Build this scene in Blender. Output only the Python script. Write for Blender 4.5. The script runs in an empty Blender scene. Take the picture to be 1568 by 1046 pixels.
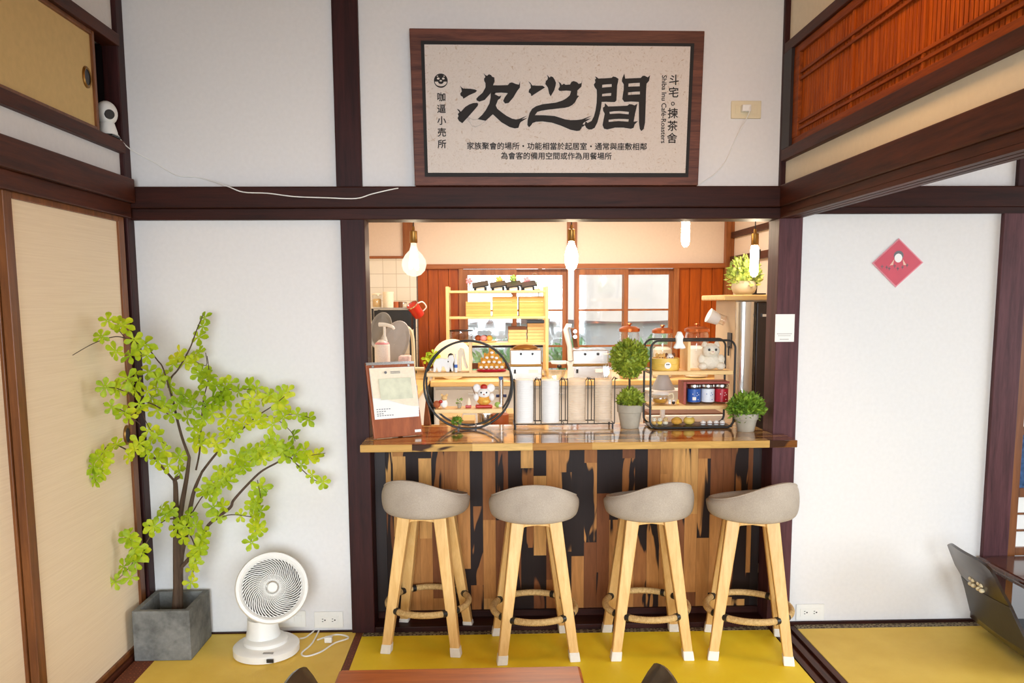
import bpy, bmesh, math, random
from mathutils import Vector, Matrix, Euler
from mathutils.geometry import tessellate_polygon
random.seed(7)
PI = math.pi
SC = bpy.context.scene
COL = SC.collection

# ---------------------------------------------------------------- camera, world, lights, exposure
def S2L(c):
    c /= 255.0
    return c/12.92 if c <= .04045 else ((c+.055)/1.055)**2.4
def RGB(r, g, b): return (S2L(r), S2L(g), S2L(b), 1.0)

cam_data = bpy.data.cameras.new('camera'); cam = bpy.data.objects.new('camera', cam_data); COL.objects.link(cam)
YAW, PIT, ROL = .0282, .1166, -.0052
Fv = Vector((math.sin(YAW)*math.cos(PIT), math.cos(YAW)*math.cos(PIT), -math.sin(PIT)))
Rv = Vector((math.cos(YAW), -math.sin(YAW), 0)); Uv = Rv.cross(Fv)
R2 = Rv*math.cos(ROL) + Uv*math.sin(ROL); U2 = -Rv*math.sin(ROL) + Uv*math.cos(ROL)
rot = Matrix((R2, U2, -Fv)).transposed()
cam.matrix_world = Matrix.Translation((0, -3.4236, 1.4167)) @ rot.to_4x4()
cam_data.sensor_fit = 'HORIZONTAL'; cam_data.sensor_width = 36.0
cam_data.lens = 1250/1568*36; cam_data.shift_y = (608.67-523)/1568
cam_data.clip_start = .05; cam_data.clip_end = 200
SC.camera = cam

SC.view_settings.view_transform = 'Standard'; SC.view_settings.look = 'None'
SC.view_settings.gamma = 1.0; SC.view_settings.use_curve_mapping = False
SC.view_settings.exposure = 0.0

world = bpy.data.worlds.new('daylight'); SC.world = world; world.use_nodes = True
bg = world.node_tree.nodes['Background']
bg.inputs[0].default_value = (.93, .97, 1.0, 1); bg.inputs[1].default_value = 3.2

def area(name, loc, target, sx, sy, power, color=(1, 1, 1), spread=180):
    l = bpy.data.lights.new(name, 'AREA'); l.shape = 'RECTANGLE'; l.size = sx; l.size_y = sy
    l.energy = power; l.color = color; l.spread = math.radians(spread)
    o = bpy.data.objects.new(name, l); COL.objects.link(o); o.location = loc
    o.rotation_euler = (Vector(target)-Vector(loc)).to_track_quat('-Z', 'Y').to_euler()
    return o
# daylight through the garden windows of the room behind the camera and of the room on the right
area('rear_window_daylight', (.3, -5.3, 1.25), (.2, -.6, .15), 3.0, 1.5, 42, (.80, .905, 1.0), 72)
area('side_window_daylight', (4.3, -2.0, 1.2), (1.0, -.8, .3), 2.6, 1.5, 20, (.80, .905, 1.0), 110)
# ceiling lamp of the dining room, then an added unseen fill for the kitchen
area('dining_ceiling_lamp', (.72, -1.2, 2.68), (.72, -1.0, 0), .4, .4, 7.5, (1.0, .56, .24))
area('kitchen_fill_light', (.5, 2.0, 2.42), (.5, 2.0, 0), 1.2, .6, 68, (1.0, .85, .70))

# ---------------------------------------------------------------- node materials
class NT:
    def __init__(s, name):
        s.m = bpy.data.materials.new(name); s.m.use_nodes = True
        s.t = s.m.node_tree; s.b = s.t.nodes['Principled BSDF']; s.tc = None
    def n(s, typ, **kw):
        nd = s.t.nodes.new(typ)
        for k, v in kw.items(): setattr(nd, k, v)
        return nd
    def l(s, a, b): s.t.links.new(a, b)
    def co(s):
        if s.tc is None: s.tc = s.n('ShaderNodeTexCoord').outputs['Object']
        return s.tc
    def mapping(s, scale=(1, 1, 1), loc=(0, 0, 0)):
        m = s.n('ShaderNodeMapping'); s.l(s.co(), m.inputs[0]); m.inputs['Scale'].default_value = scale; m.inputs['Location'].default_value = loc
        return m.outputs[0]
    def noise(s, vec, scale, detail=3, rough=.5, dist=0.0):
        nd = s.n('ShaderNodeTexNoise'); s.l(vec, nd.inputs['Vector']); nd.inputs['Scale'].default_value = scale
        nd.inputs['Detail'].default_value = detail; nd.inputs['Roughness'].default_value = rough; nd.inputs['Distortion'].default_value = dist
        return nd.outputs['Fac']
    def ramp(s, fac, stops, interp='LINEAR'):
        r = s.n('ShaderNodeValToRGB'); r.color_ramp.interpolation = interp
        e = r.color_ramp.elements
        while len(e) > 1: e.remove(e[-1])
        e[0].position = stops[0][0]; e[0].color = stops[0][1]
        for p, c in stops[1:]:
            k = e.new(p); k.color = c
        s.l(fac, r.inputs[0]); return r.outputs[0]
    def math(s, op, a, b=0.0, c=None):
        nd = s.n('ShaderNodeMath', operation=op)
        for i, v in enumerate((a, b) if c is None else (a, b, c)):
            if isinstance(v, (int, float)): nd.inputs[i].default_value = v
            else: s.l(v, nd.inputs[i])
        return nd.outputs[0]
    def mix(s, fac, a, b, blend='MIX'):
        nd = s.n('ShaderNodeMix', data_type='RGBA', blend_type=blend)
        for i, v in ((0, fac), (6, a), (7, b)):
            if isinstance(v, (int, float)): nd.inputs[i].default_value = v
            elif isinstance(v, tuple): nd.inputs[i].default_value = v
            else: s.l(v, nd.inputs[i])
        return nd.outputs[2]
    def bump(s, h, strength=.2, dist=.002):
        nd = s.n('ShaderNodeBump'); nd.inputs['Strength'].default_value = strength; nd.inputs['Distance'].default_value = dist
        s.l(h, nd.inputs['Height']); s.l(nd.outputs[0], s.b.inputs['Normal'])
    def out(s, col=None, rough=.5, metal=0.0, spec=.5, coat=0.0):
        if col is not None:
            if isinstance(col, tuple): s.b.inputs['Base Color'].default_value = col
            else: s.l(col, s.b.inputs['Base Color'])
        if isinstance(rough, (int, float)): s.b.inputs['Roughness'].default_value = rough
        else: s.l(rough, s.b.inputs['Roughness'])
        s.b.inputs['Metallic'].default_value = metal; s.b.inputs['Specular IOR Level'].default_value = spec
        s.b.inputs['Coat Weight'].default_value = coat
        return s.m
def scl(c, k): return (min(1, c[0]*k), min(1, c[1]*k), min(1, c[2]*k), 1)

def plain(name, c, rough=.5, var=.08, scale=30, metal=0.0, bump=0.0, spec=.5, coat=0.0):
    t = NT(name); f = t.noise(t.co(), scale, 4)
    col = t.ramp(f, [(.3, scl(c, 1-var)), (.7, scl(c, 1+var))])
    if bump: t.bump(f, bump, .003)
    return t.out(col, rough, metal, spec, coat)
def wood(name, dark, light, axis='x', scale=1.0, rough=.45, coat=0.0, stretch=14, spec=.4):
    t = NT(name); k = dict(x=(1, stretch, stretch), y=(stretch, 1, stretch), z=(stretch, stretch, 1))[axis]
    v = t.mapping(tuple(scale*q for q in k))
    f = t.noise(v, 2.2, 6, .6, .6); g = t.noise(v, 14, 3, .6)
    h = t.math('ADD', t.math('MULTIPLY', f, .75), t.math('MULTIPLY', g, .25))
    col = t.ramp(h, [(.32, dark), (.68, light)])
    t.bump(h, .08, .002)
    return t.out(col, rough, 0, spec, coat)
def planks(name, stops, along, across, length, width, heart, pheart=.35, rough=.4, coat=0.0, scale=1.0):
    t = NT(name); sp = t.n('ShaderNodeSeparateXYZ'); t.l(t.co(), sp.inputs[0])
    A = t.math('DIVIDE', sp.outputs['XYZ'.index(along.upper())], length); B = t.math('DIVIDE', sp.outputs['XYZ'.index(across.upper())], width)
    row = t.math('FLOOR', B)
    w1 = t.n('ShaderNodeTexWhiteNoise', noise_dimensions='1D'); t.l(row, w1.inputs['W'])
    s_ = t.math('ADD', A, t.math('MULTIPLY', w1.outputs[0], 7.31)); idx = t.math('FLOOR', s_)
    cmb = t.n('ShaderNodeCombineXYZ'); t.l(row, cmb.inputs[0]); t.l(idx, cmb.inputs[1])
    w2 = t.n('ShaderNodeTexWhiteNoise', noise_dimensions='3D'); t.l(cmb.outputs[0], w2.inputs['Vector'])
    base = t.ramp(w2.outputs[0], stops, 'CONSTANT')
    # grain, shifted plank by plank
    k = dict(x=(1, 9, 9), y=(9, 1, 9), z=(9, 9, 1))[along]
    mp = t.mapping(tuple(q*scale for q in k)); off = t.n('ShaderNodeVectorMath', operation='ADD'); t.l(mp, off.inputs[0])
    sc = t.n('ShaderNodeVectorMath', operation='SCALE'); t.l(w2.outputs['Color'], sc.inputs[0]); sc.inputs['Scale'].default_value = 19.0
    t.l(sc.outputs[0], off.inputs[1])
    g = t.noise(off.outputs[0], 6, 5, .6, .8)
    col = t.mix(.6, base, t.ramp(g, [(.3, (.45, .42, .4, 1)), (.7, (1, 1, 1, 1))]), 'MULTIPLY')
    # dark heartwood flames in some of the planks
    k2 = dict(x=(.5, 3.2, 3.2), y=(3.2, .5, 3.2), z=(3.2, 3.2, .5))[along]
    mp2 = t.mapping(tuple(q*scale*2.6 for q in k2)); off2 = t.n('ShaderNodeVectorMath', operation='ADD'); t.l(mp2, off2.inputs[0]); t.l(sc.outputs[0], off2.inputs[1])
    fl = t.ramp(t.noise(off2.outputs[0], 2.0, 2, .5, .6), [(.5, (0, 0, 0, 1)), (.53, (1, 1, 1, 1))])
    w3 = t.n('ShaderNodeTexWhiteNoise', noise_dimensions='4D'); t.l(cmb.outputs[0], w3.inputs['Vector']); w3.inputs['W'].default_value = 3.7
    sel = t.math('LESS_THAN', w3.outputs[0], pheart)
    col = t.mix(t.math('MULTIPLY', sel, fl), col, heart)
    # seams
    fb = t.math('FRACT', B); seam = t.math('LESS_THAN', fb, .025)
    col = t.mix(t.math('MULTIPLY', seam, .6), col, (.02, .012, .008, 1))
    return t.out(col, rough, 0, .5 if coat else .2, coat)
def glass(name, c=(1, 1, 1, 1), fac=.9, rough=.05):
    # thin clear glass: mostly see-through with a glossy skin
    t = NT(name); t.t.nodes.remove(t.b)
    tr = t.n('ShaderNodeBsdfTransparent'); gl = t.n('ShaderNodeBsdfGlossy'); gl.inputs['Roughness'].default_value = rough
    nf = t.noise(t.co(), 8, 2); tr_c = t.ramp(nf, [(.3, scl(c, .97)), (.7, c)]); t.l(tr_c, tr.inputs[0])
    mx = t.n('ShaderNodeMixShader'); lw = t.n('ShaderNodeLayerWeight'); lw.inputs[0].default_value = .25
    t.l(t.math('MAXIMUM', t.math('MULTIPLY', lw.outputs['Facing'], .8), 1-fac), mx.inputs[0])
    t.l(tr.outputs[0], mx.inputs[1]); t.l(gl.outputs[0], mx.inputs[2])
    t.l(mx.outputs[0], t.t.nodes['Material Output'].inputs[0]); return t.m
def emit(name, c, strength):
    t = NT(name); t.b.inputs['Emission Color'].default_value = c; t.b.inputs['Emission Strength'].default_value = strength
    return t.out(t.ramp(t.noise(t.co(), 20), [(.3, c), (.7, scl(c, 1.02))]), .4)

M = {}
M['plaster'] = plain('white_plaster', RGB(229, 226, 224), .9, .02, 60, bump=.05)
M['plaster_cream'] = plain('cream_plaster', RGB(238, 226, 200), .9, .02, 60)
M['plaster_kitchen'] = plain('kitchen_plaster', RGB(236, 219, 200), .9, .02, 60)
M['post_plum'] = wood('plum_stained_post', RGB(58, 30, 32), RGB(98, 58, 62), 'z', 1.2, .5, spec=.25)
M['post'] = wood('dark_stained_post', RGB(34, 13, 12), RGB(66, 28, 26), 'z', 1.2, .5, spec=.22)
M['beam_x'] = wood('dark_stained_beam', RGB(32, 11, 6), RGB(62, 25, 15), 'x', 1.2, .5, spec=.2)
M['beam_y'] = wood('dark_stained_crossbeam', RGB(44, 18, 9), RGB(88, 40, 20), 'y', 1.2, .5, spec=.25)
M['black_wood'] = wood('almost_black_wood', RGB(24, 12, 9), RGB(42, 22, 16), 'z', 1, .5)
M['red_wood'] = wood('red_brown_board', RGB(136, 58, 4), RGB(184, 90, 12), 'z', 1.0, .4, spec=.25)
M['frame_wood'] = wood('window_frame_wood', RGB(120, 66, 30), RGB(172, 108, 56), 'z', 1, .45)
M['frame_wood_x'] = wood('window_rail_wood', RGB(132, 72, 32), RGB(184, 112, 58), 'x', 1, .45)
M['stile'] = wood('fusuma_stile_wood', RGB(92, 50, 22), RGB(140, 84, 40), 'z', 1, .4)
M['ranma_z'] = wood('cedar_slat', RGB(128, 50, 8), RGB(206, 100, 18), 'z', 1.5, .6, spec=.15)
M['ranma_y'] = wood('cedar_rail', RGB(100, 42, 9), RGB(166, 78, 18), 'y', 1.5, .55, spec=.18)
M['pine'] = wood('pale_pine', RGB(222, 176, 106), RGB(244, 208, 146), 'z', 1.4, .42)
M['pine_x'] = wood('pale_pine_board', RGB(224, 180, 112), RGB(246, 212, 150), 'x', 1.4, .42)
M['bamboo'] = wood('bamboo_board', RGB(214, 170, 98), RGB(240, 206, 140), 'x', 1.0, .35)
M['table'] = wood('glossy_red_brown_table', RGB(132, 60, 10), RGB(190, 100, 26), 'x', 1.0, .34, .0, spec=.3)
M['table_dark'] = wood('glossy_dark_table', RGB(62, 28, 14), RGB(98, 48, 24), 'x', 1.0, .15, .4)
acacia = [(0, RGB(206, 160, 96)), (.25, RGB(178, 126, 72)), (.45, RGB(224, 184, 118)), (.62, RGB(150, 98, 54)), (.78, RGB(58, 36, 26)), (.9, RGB(196, 150, 84))]
M['panel'] = planks('acacia_front_planks', [(0, RGB(196, 134, 72)), (.2, RGB(164, 104, 54)), (.38, RGB(220, 162, 92)), (.52, RGB(132, 78, 42)), (.68, RGB(40, 24, 18)), (.86, RGB(190, 130, 70))], 'z', 'x', .36, .056, RGB(36, 21, 16), .42, .5)
M['worktop'] = planks('acacia_butcher_block', [(0, RGB(214, 168, 96)), (.3, RGB(188, 134, 70)), (.5, RGB(232, 190, 118)), (.7, RGB(134, 84, 42)), (.84, RGB(74, 46, 30)), (.93, RGB(204, 150, 80))], 'x', 'y', .24, .036, RGB(64, 40, 28), .25, .14, .5)
M['black_metal'] = plain('black_metal', RGB(26, 25, 24), .4, .1, 50)
M['white_plastic'] = plain('white_plastic', RGB(238, 236, 230), .35, .015, 20)
M['ivory_plastic'] = plain('ivory_plastic', RGB(226, 212, 178), .4, .02, 20)
M['grey_plastic'] = plain('grey_plastic', RGB(150, 148, 144), .45, .03, 20)
M['dark_plastic'] = plain('dark_plastic', RGB(30, 28, 27), .4, .05, 20)
M['chrome'] = plain('brushed_steel', RGB(214, 212, 208), .22, .03, 20, metal=1)
M['brass'] = plain('aged_brass', RGB(150, 112, 60), .35, .06, 20, metal=1)
M['copper'] = plain('copper_lid', RGB(184, 104, 58), .3, .06, 20, metal=.8)
M['paper'] = plain('white_paper', RGB(240, 238, 232), .8, .015, 20)
M['ink'] = plain('black_ink', RGB(22, 17, 16), .7, .1, 40)
M['grey_ink'] = plain('grey_ink', RGB(112, 112, 116), .7, .1, 40)
M['kraft'] = plain('kraft_card', RGB(222, 174, 100), .75, .04, 30)
M['kraft_pale'] = plain('pale_kraft_card', RGB(228, 190, 130), .75, .05, 30)
M['brown_card'] = plain('brown_card', RGB(112, 68, 40), .7, .06, 30)
M['white_card'] = plain('white_card', RGB(242, 240, 236), .6, .01, 30)
M['clear'] = glass('clear_plastic')
def frosted():
    t = NT('frosted_cup_plastic'); tr = t.n('ShaderNodeBsdfTransparent'); tl = t.n('ShaderNodeBsdfTranslucent'); f = t.noise(t.co(), 30)
    c = t.ramp(f, [(.3, RGB(244, 240, 232)), (.7, RGB(252, 250, 244))]); t.out(c, .14); t.l(c, tl.inputs[0]); t.l(c, tr.inputs[0])
    m1 = t.n('ShaderNodeMixShader'); m1.inputs[0].default_value = .5; t.l(t.b.outputs[0], m1.inputs[1]); t.l(tl.outputs[0], m1.inputs[2])
    m2 = t.n('ShaderNodeMixShader'); m2.inputs[0].default_value = .42; t.l(tr.outputs[0], m2.inputs[1]); t.l(m1.outputs[0], m2.inputs[2])
    t.l(m2.outputs[0], t.t.nodes['Material Output'].inputs[0]); return t.m
M['frosted'] = frosted()
M['glass'] = glass('clear_glass', (.97, .985, .98, 1))
M['concrete'] = plain('pot_concrete', RGB(170, 160, 142), .85, .08, 26, bump=.1)
M['red'] = plain('red_enamel', RGB(186, 44, 30), .35, .05, 20)
M['gold'] = plain('golden_fur', RGB(222, 160, 62), .8, .15, 60, bump=.3)
M['cream'] = plain('cream_fabric', RGB(240, 226, 200), .85, .05, 80, bump=.2)
M['white_fur'] = plain('white_fur', RGB(234, 226, 208), .9, .06, 120, bump=.5)
M['pink'] = plain('pink_label', RGB(226, 150, 158), .5, .1, 90)
M['terracotta'] = plain('terracotta', RGB(176, 92, 48), .7, .08, 30)
M['yellow'] = plain('yellow_paint', RGB(236, 196, 92), .5, .08, 30)
M['leaf_green'] = plain('light_green_paint', RGB(150, 180, 90), .6, .08, 30)
M['blue'] = plain('blue_label', RGB(44, 92, 176), .4, .1, 60)
M['navy'] = plain('navy_plastic', RGB(30, 48, 110), .4, .05, 30)
M['label_red'] = plain('crimson_label', RGB(184, 24, 44), .4, .1, 60)
M['label_white'] = plain('pale_blue_white_label', RGB(226, 232, 240), .4, .04, 60)
M['fur_grey'] = plain('grey_cone', RGB(176, 172, 170), .5, .04, 30)

# ---------------------------------------------------------------- mesh building
class MB:
    def __init__(s): s.bm = bmesh.new()
    def _add(s, verts, faces, mtx=None):
        vs = [s.bm.verts.new((mtx @ Vector(v)) if mtx is not None else v) for v in verts]
        for f in faces:
            try: s.bm.faces.new([vs[i] for i in f])
            except ValueError: pass
        return vs
    def box(s, x0, x1, y0, y1, z0, z1, mtx=None):
        v = [(x, y, z) for z in (z0, z1) for y in (y0, y1) for x in (x0, x1)]
        s._add(v, [(0, 2, 3, 1), (4, 5, 7, 6), (0, 1, 5, 4), (2, 6, 7, 3), (0, 4, 6, 2), (1, 3, 7, 5)], mtx); return s
    def beam(s, p, q, wx, wy, wx2=None, wy2=None, rot=0.0):
        # a tapering bar of rectangular section from p to q; section axes near x / y turned by rot
        p, q = Vector(p), Vector(q); wx2 = wx2 or wx; wy2 = wy2 or wy
        ax = Vector((math.cos(rot), math.sin(rot), 0)); ay = Vector((-math.sin(rot), math.cos(rot), 0))
        v = [c + ax*i*a/2 + ay*j*b/2 for c, a, b in ((p, wx, wy), (q, wx2, wy2)) for j in (-1, 1) for i in (-1, 1)]
        s._add(v, [(0, 2, 3, 1), (4, 5, 7, 6), (0, 1, 5, 4), (2, 6, 7, 3), (0, 4, 6, 2), (1, 3, 7, 5)]); return s
    def cyl(s, p, q, r0, r1=None, seg=20, cap=True):
        p, q = Vector(p), Vector(q); r1 = r0 if r1 is None else r1
        d = (q-p).normalized(); a = d.orthogonal().normalized(); b = d.cross(a)
        v = [c + (a*math.cos(2*PI*i/seg) + b*math.sin(2*PI*i/seg))*r for c, r in ((p, r0), (q, r1)) for i in range(seg)]
        f = [(i, (i+1) % seg, seg+(i+1) % seg, seg+i) for i in range(seg)]
        if cap: f += [tuple(range(seg-1, -1, -1)), tuple(range(seg, 2*seg))]
        s._add(v, f); return s
    def lathe(s, prof, c=(0, 0, 0), seg=28, mtx=None, cap=True):
        c = Vector(c); n = len(prof)
        v = [c + Vector((r*math.cos(2*PI*i/seg), r*math.sin(2*PI*i/seg), z)) for r, z in prof for i in range(seg)]
        if mtx is not None: v = [mtx @ q for q in v]
        f = [(k*seg+i, k*seg+(i+1) % seg, (k+1)*seg+(i+1) % seg, (k+1)*seg+i) for k in range(n-1) for i in range(seg)]
        if cap: f += [tuple(range(seg-1, -1, -1)), tuple((n-1)*seg+i for i in range(seg))]
        s._add(v, f); return s
    def ball(s, c, rx, ry=None, rz=None, seg=16, mtx=None):
        ry = rx if ry is None else ry; rz = rx if rz is None else rz; n = seg//2+1
        prof = [(math.sin(PI*k/n), -math.cos(PI*k/n)) for k in range(1, n)]
        c = Vector(c)
        vs = [(r*math.cos(2*PI*i/seg)*rx, r*math.sin(2*PI*i/seg)*ry, z*rz) for r, z in prof for i in range(seg)] + [(0, 0, -rz), (0, 0, rz)]
        vs = [c + ((mtx @ Vector(v)) if mtx is not None else Vector(v)) for v in vs]
        m = len(prof); f = [(k*seg+i, k*seg+(i+1) % seg, (k+1)*seg+(i+1) % seg, (k+1)*seg+i) for k in range(m-1) for i in range(seg)]
        f += [(m*seg, (i+1) % seg, i) for i in range(seg)] + [(m*seg+1, (m-1)*seg+i, (m-1)*seg+(i+1) % seg) for i in range(seg)]
        s._add(vs, f); return s
    def tube(s, pts, r, seg=8, closed=False, cap=True):
        pts = [Vector(p) for p in pts]; n = len(pts)
        rs = r if isinstance(r, (list, tuple)) else [r]*n
        T = []
        for i in range(n):
            a = pts[(i-1) % n] if (closed or i) else pts[0]; b = pts[(i+1) % n] if (closed or i < n-1) else pts[-1]
            T.append((b-a).normalized())
        u = T[0].orthogonal().normalized(); v = []
        for i in range(n):
            u = (u - T[i]*u.dot(T[i])).normalized(); w = T[i].cross(u)
            v += [pts[i] + (u*math.cos(2*PI*k/seg)+w*math.sin(2*PI*k/seg))*rs[i] for k in range(seg)]
        f = []
        for i in range(n if closed else n-1):
            j = (i+1) % n
            f += [(i*seg+k, i*seg+(k+1) % seg, j*seg+(k+1) % seg, j*seg+k) for k in range(seg)]
        if cap and not closed: f += [tuple(range(seg-1, -1, -1)), tuple((n-1)*seg+k for k in range(seg))]
        s._add(v, f); return s
    def prism(s, poly, y0, y1):
        # polygon in (x, z) given a thickness from y0 to y1
        n = len(poly); v = [(x, y0, z) for x, z in poly] + [(x, y1, z) for x, z in poly]
        s._add(v, [tuple(range(n)), tuple(range(2*n-1, n-1, -1))] + [(i, n+i, n+(i+1) % n, (i+1) % n) for i in range(n)]); return s
    def flat(s, poly, z0, z1):
        n = len(poly); v = [(x, y, z0) for x, y in poly] + [(x, y, z1) for x, y in poly]
        s._add(v, [tuple(range(n-1, -1, -1)), tuple(range(n, 2*n))] + [(i, (i+1) % n, n+(i+1) % n, n+i) for i in range(n)]); return s
    def build(s, name, mat, parent=None, smooth=False, bevel=0.0, sub=0):
        bm = s.bm
        if parent is not None:
            o_ = Vector((0, 0, 0)); q = parent
            while q is not None: o_ += q.location; q = q.parent
            for v in bm.verts: v.co -= o_
        bmesh.ops.recalc_face_normals(bm, faces=bm.faces[:])
        me = bpy.data.meshes.new(name); bm.to_mesh(me); bm.free()
        if smooth:
            for p in me.polygons: p.use_smooth = True
            try: me.set_sharp_from_angle(angle=math.radians(42))
            except Exception: pass
        me.materials.append(M[mat] if isinstance(mat, str) else mat)
        o = bpy.data.objects.new(name, me); COL.objects.link(o)
        if parent is not None: o.parent = parent
        if bevel:
            md = o.modifiers.new('edge', 'BEVEL'); md.width = bevel; md.segments = 2; md.limit_method = 'ANGLE'
        if sub:
            md = o.modifiers.new('round', 'SUBSURF'); md.levels = sub; md.render_levels = sub
        return o
def smoothpath(pts, n=6, closed=False):
    P = [Vector(p) for p in pts]; m = len(P); out = []
    for i in range(m if closed else m-1):
        if closed: a, b, c, d = P[(i-1) % m], P[i], P[(i+1) % m], P[(i+2) % m]
        else: a, b, c, d = P[max(i-1, 0)], P[i], P[i+1], P[min(i+2, m-1)]
        for k in range(n):
            t = k/n; out.append(.5*((2*b) + (c-a)*t + (2*a-5*b+4*c-d)*t*t + (3*b-a-3*c+d)*t**3))
    if not closed: out.append(P[-1])
    return out
def tag(o, label, cat, group=None):
    o['label'] = label; o['category'] = cat
    if group: o['group'] = group
    return o
def thing(name, label, cat, loc=(0, 0, 0), group=None):
    o = bpy.data.objects.new(name, None); COL.objects.link(o); o.location = loc; o.empty_display_size = .05
    return tag(o, label, cat, group)
def struct(o):
    o['kind'] = 'structure'; return o
def S(name, mat, *boxes, bevel=0.0):
    b = MB()
    for q in boxes: b.box(*q)
    return struct(b.build(name, mat, None, bevel=bevel))
def dup(root, loc, rotz, label, group=None):
    r = root.copy(); COL.objects.link(r); r.location = loc; r.rotation_euler = (0, 0, rotz); r['label'] = label
    if group: r['group'] = group
    for ch in list(root.children):
        c = ch.copy(); COL.objects.link(c); c.parent = r
        for g in ch.children:
            d = g.copy(); COL.objects.link(d); d.parent = c
    return r

# ---------------------------------------------------------------- the setting: floor, walls, ceiling
S('floor', 'black_wood', (-1.6, 4.6, -5.6, .02, -.12, -.06), (-1.6, 4.6, .02, 3.5, -.12, -.03))
S('ceiling', plain('ceiling_boards', RGB(176, 140, 100), .7, .1, 12), (-1.6, 4.6, -5.6, .1, 2.78, 2.84), (-1.8, 3.0, .1, 3.6, 2.5, 2.56))
# wall that faces the camera, with the serving opening in it
S('wall_front', 'plaster', (-1.44, -.55, 0, .07, -.06, 1.76), (-1.44, 1.24, 0, .07, 1.76, 2.78), (1.28, 2.2, 0, .07, -.06, 1.76), (1.24, 4.6, 0, .07, 1.76, 2.78))
S('wall_left', 'plaster', (-1.56, -1.455, -5.6, 0, 1.85, 2.02), (-1.56, -1.455, -5.6, 0, 2.44, 2.78), (-1.56, -1.50, -5.6, .07, -.06, 1.985), (-1.56, -1.50, -5.6, .07, 2.47, 2.78), (-1.56, -1.50, -5.6, -2.0, 1.985, 2.47))
S('wall_rear', 'plaster_cream', (-1.6, -1.35, -5.6, -5.5, -.06, 2.78), (1.95, 4.6, -5.6, -5.5, -.06, 2.78), (-1.35, 1.95, -5.6, -5.5, -.06, .4), (-1.35, 1.95, -5.6, -5.5, 2.3, 2.78))
S('wall_right', 'plaster', (4.5, 4.6, -5.6, -3.4, -.06, 2.78), (4.5, 4.6, -.6, .07, -.06, 2.78), (4.5, 4.6, -3.4, -.6, -.06, .35), (4.5, 4.6, -3.4, -.6, 2.2, 2.78))
# wall above the sliding-door lintel on the right, between the two rooms
S('wall_transom', 'plaster_cream', (1.225, 1.26, -3.2, 0, 1.85, 2.0), (1.225, 1.26, -3.2, 0, 2.42, 2.78))
# posts and beams
S('trim_1', 'post', (-1.50, -1.437, -.06, .01, -.06, 2.78), bevel=.004)
S('trim_2', 'post', (-.612, -.508, -.02, .07, 1.88, 2.78), bevel=.004)
S('trim_3', 'post', (-.60, -.502, -.022, .10, -.06, 1.76), bevel=.004)
S('trim_4', 'post_plum', (1.203, 1.302, -.03, .10, -.06, 1.76), bevel=.004)
S('trim_5', 'post', (1.203, 1.232, -.02, .07, 1.88, 2.78), bevel=.003)
S('trim_6', 'beam_x', (-1.44, 1.215, -.045, .02, 1.797, 1.882), bevel=.005)
S('trim_7', 'beam_x', (-1.44, 1.21, -.03, .10, 1.752, 1.797), bevel=.003)
S('trim_8', 'beam_y', (1.196, 1.26, -3.3, -.005, 1.797, 1.885), bevel=.005)
S('trim_9', 'beam_y', (1.205, 1.228, -3.3, -.01, 1.752, 1.7675), (1.234, 1.256, -3.3, -.01, 1.752, 1.7675), (1.262, 1.285, -3.3, -.01, 1.752, 1.7675), (1.204, 1.286, -3.3, -.006, 1.768, 1.7965))
S('trim_10', 'beam_x', (1.285, 4.5, -.04, .02, 1.797, 1.882), bevel=.005)
S('trim_11', 'beam_x', (1.302, 4.5, -.022, .02, 1.772, 1.797))
S('trim_12', 'post_plum', (2.15, 2.262, -.022, .07, -.06, 1.775), bevel=.004)
S('trim_13', 'post', (2.20, 2.29, -.02, .07, 1.88, 2.78), bevel=.004)
S('trim_14', 'beam_y', (-1.47, -1.405, -3.6, -.05, 1.815, 1.91), bevel=.005)
S('trim_15', 'beam_y', (-1.47, -1.425, -3.6, -.05, 1.757, 1.815), bevel=.003)
S('trim_16', 'beam_y', (-1.50, -1.432, -3.6, -.05, 2.008, 2.055), bevel=.003)
S('trim_17', 'beam_y', (-1.50, -1.432, -3.6, -.05, 2.416, 2.462), bevel=.003)
S('trim_18', 'beam_y', (-1.52, -1.43, -3.6, -.05, -.05, .018), bevel=.003)
# the closet space the upper doors slide in, dark behind the half open door
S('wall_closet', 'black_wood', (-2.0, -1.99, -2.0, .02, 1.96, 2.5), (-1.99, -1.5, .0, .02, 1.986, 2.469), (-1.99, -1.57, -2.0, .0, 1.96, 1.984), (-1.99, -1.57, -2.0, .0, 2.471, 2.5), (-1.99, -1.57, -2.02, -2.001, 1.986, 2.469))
# baseboard slivers
S('baseboard_front', 'beam_x', (-1.43, -.6, -.012, .0, -.02, .006), (1.302, 2.15, -.012, 0, -.02, .012))
S('trim_19', 'beam_x', (-.502, 1.203, -.02, .09, -.03, .022), bevel=.003)

# ---------------------------------------------------------------- paper sliding doors of the left wall
def fusuma_paper():
    t = NT('fusuma_paper'); f = t.noise(t.mapping((6, 2, 160)), 2.0, 4, .6)
    col = t.ramp(f, [(.3, RGB(234, 210, 176)), (.7, RGB(244, 222, 190))])
    t.bump(f, .05, .002); return t.out(col, .85)
M['fusuma'] = fusuma_paper()
M['fusuma_old'] = plain('old_fusuma_paper', RGB(214, 182, 122), .85, .04, 40)
def fusuma(name, x, y0, y1, z0, z1, st, mat, stile='stile', top=.02):
    d = struct(MB().box(x-.012, x, y0+.002, y1-.002, z0+.002, z1-.002).build(name, mat))
    MB().box(x-.018, x+.010, y0, y0+st, z0, z1).box(x-.018, x+.010, y1-st, y1, z0, z1).box(x-.018, x+.010, y0+st, y1-st, z1-top, z1).box(x-.018, x+.010, y0+st, y1-st, z0, z0+top).build('door_frame', stile, d, bevel=.002)
    return d
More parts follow.
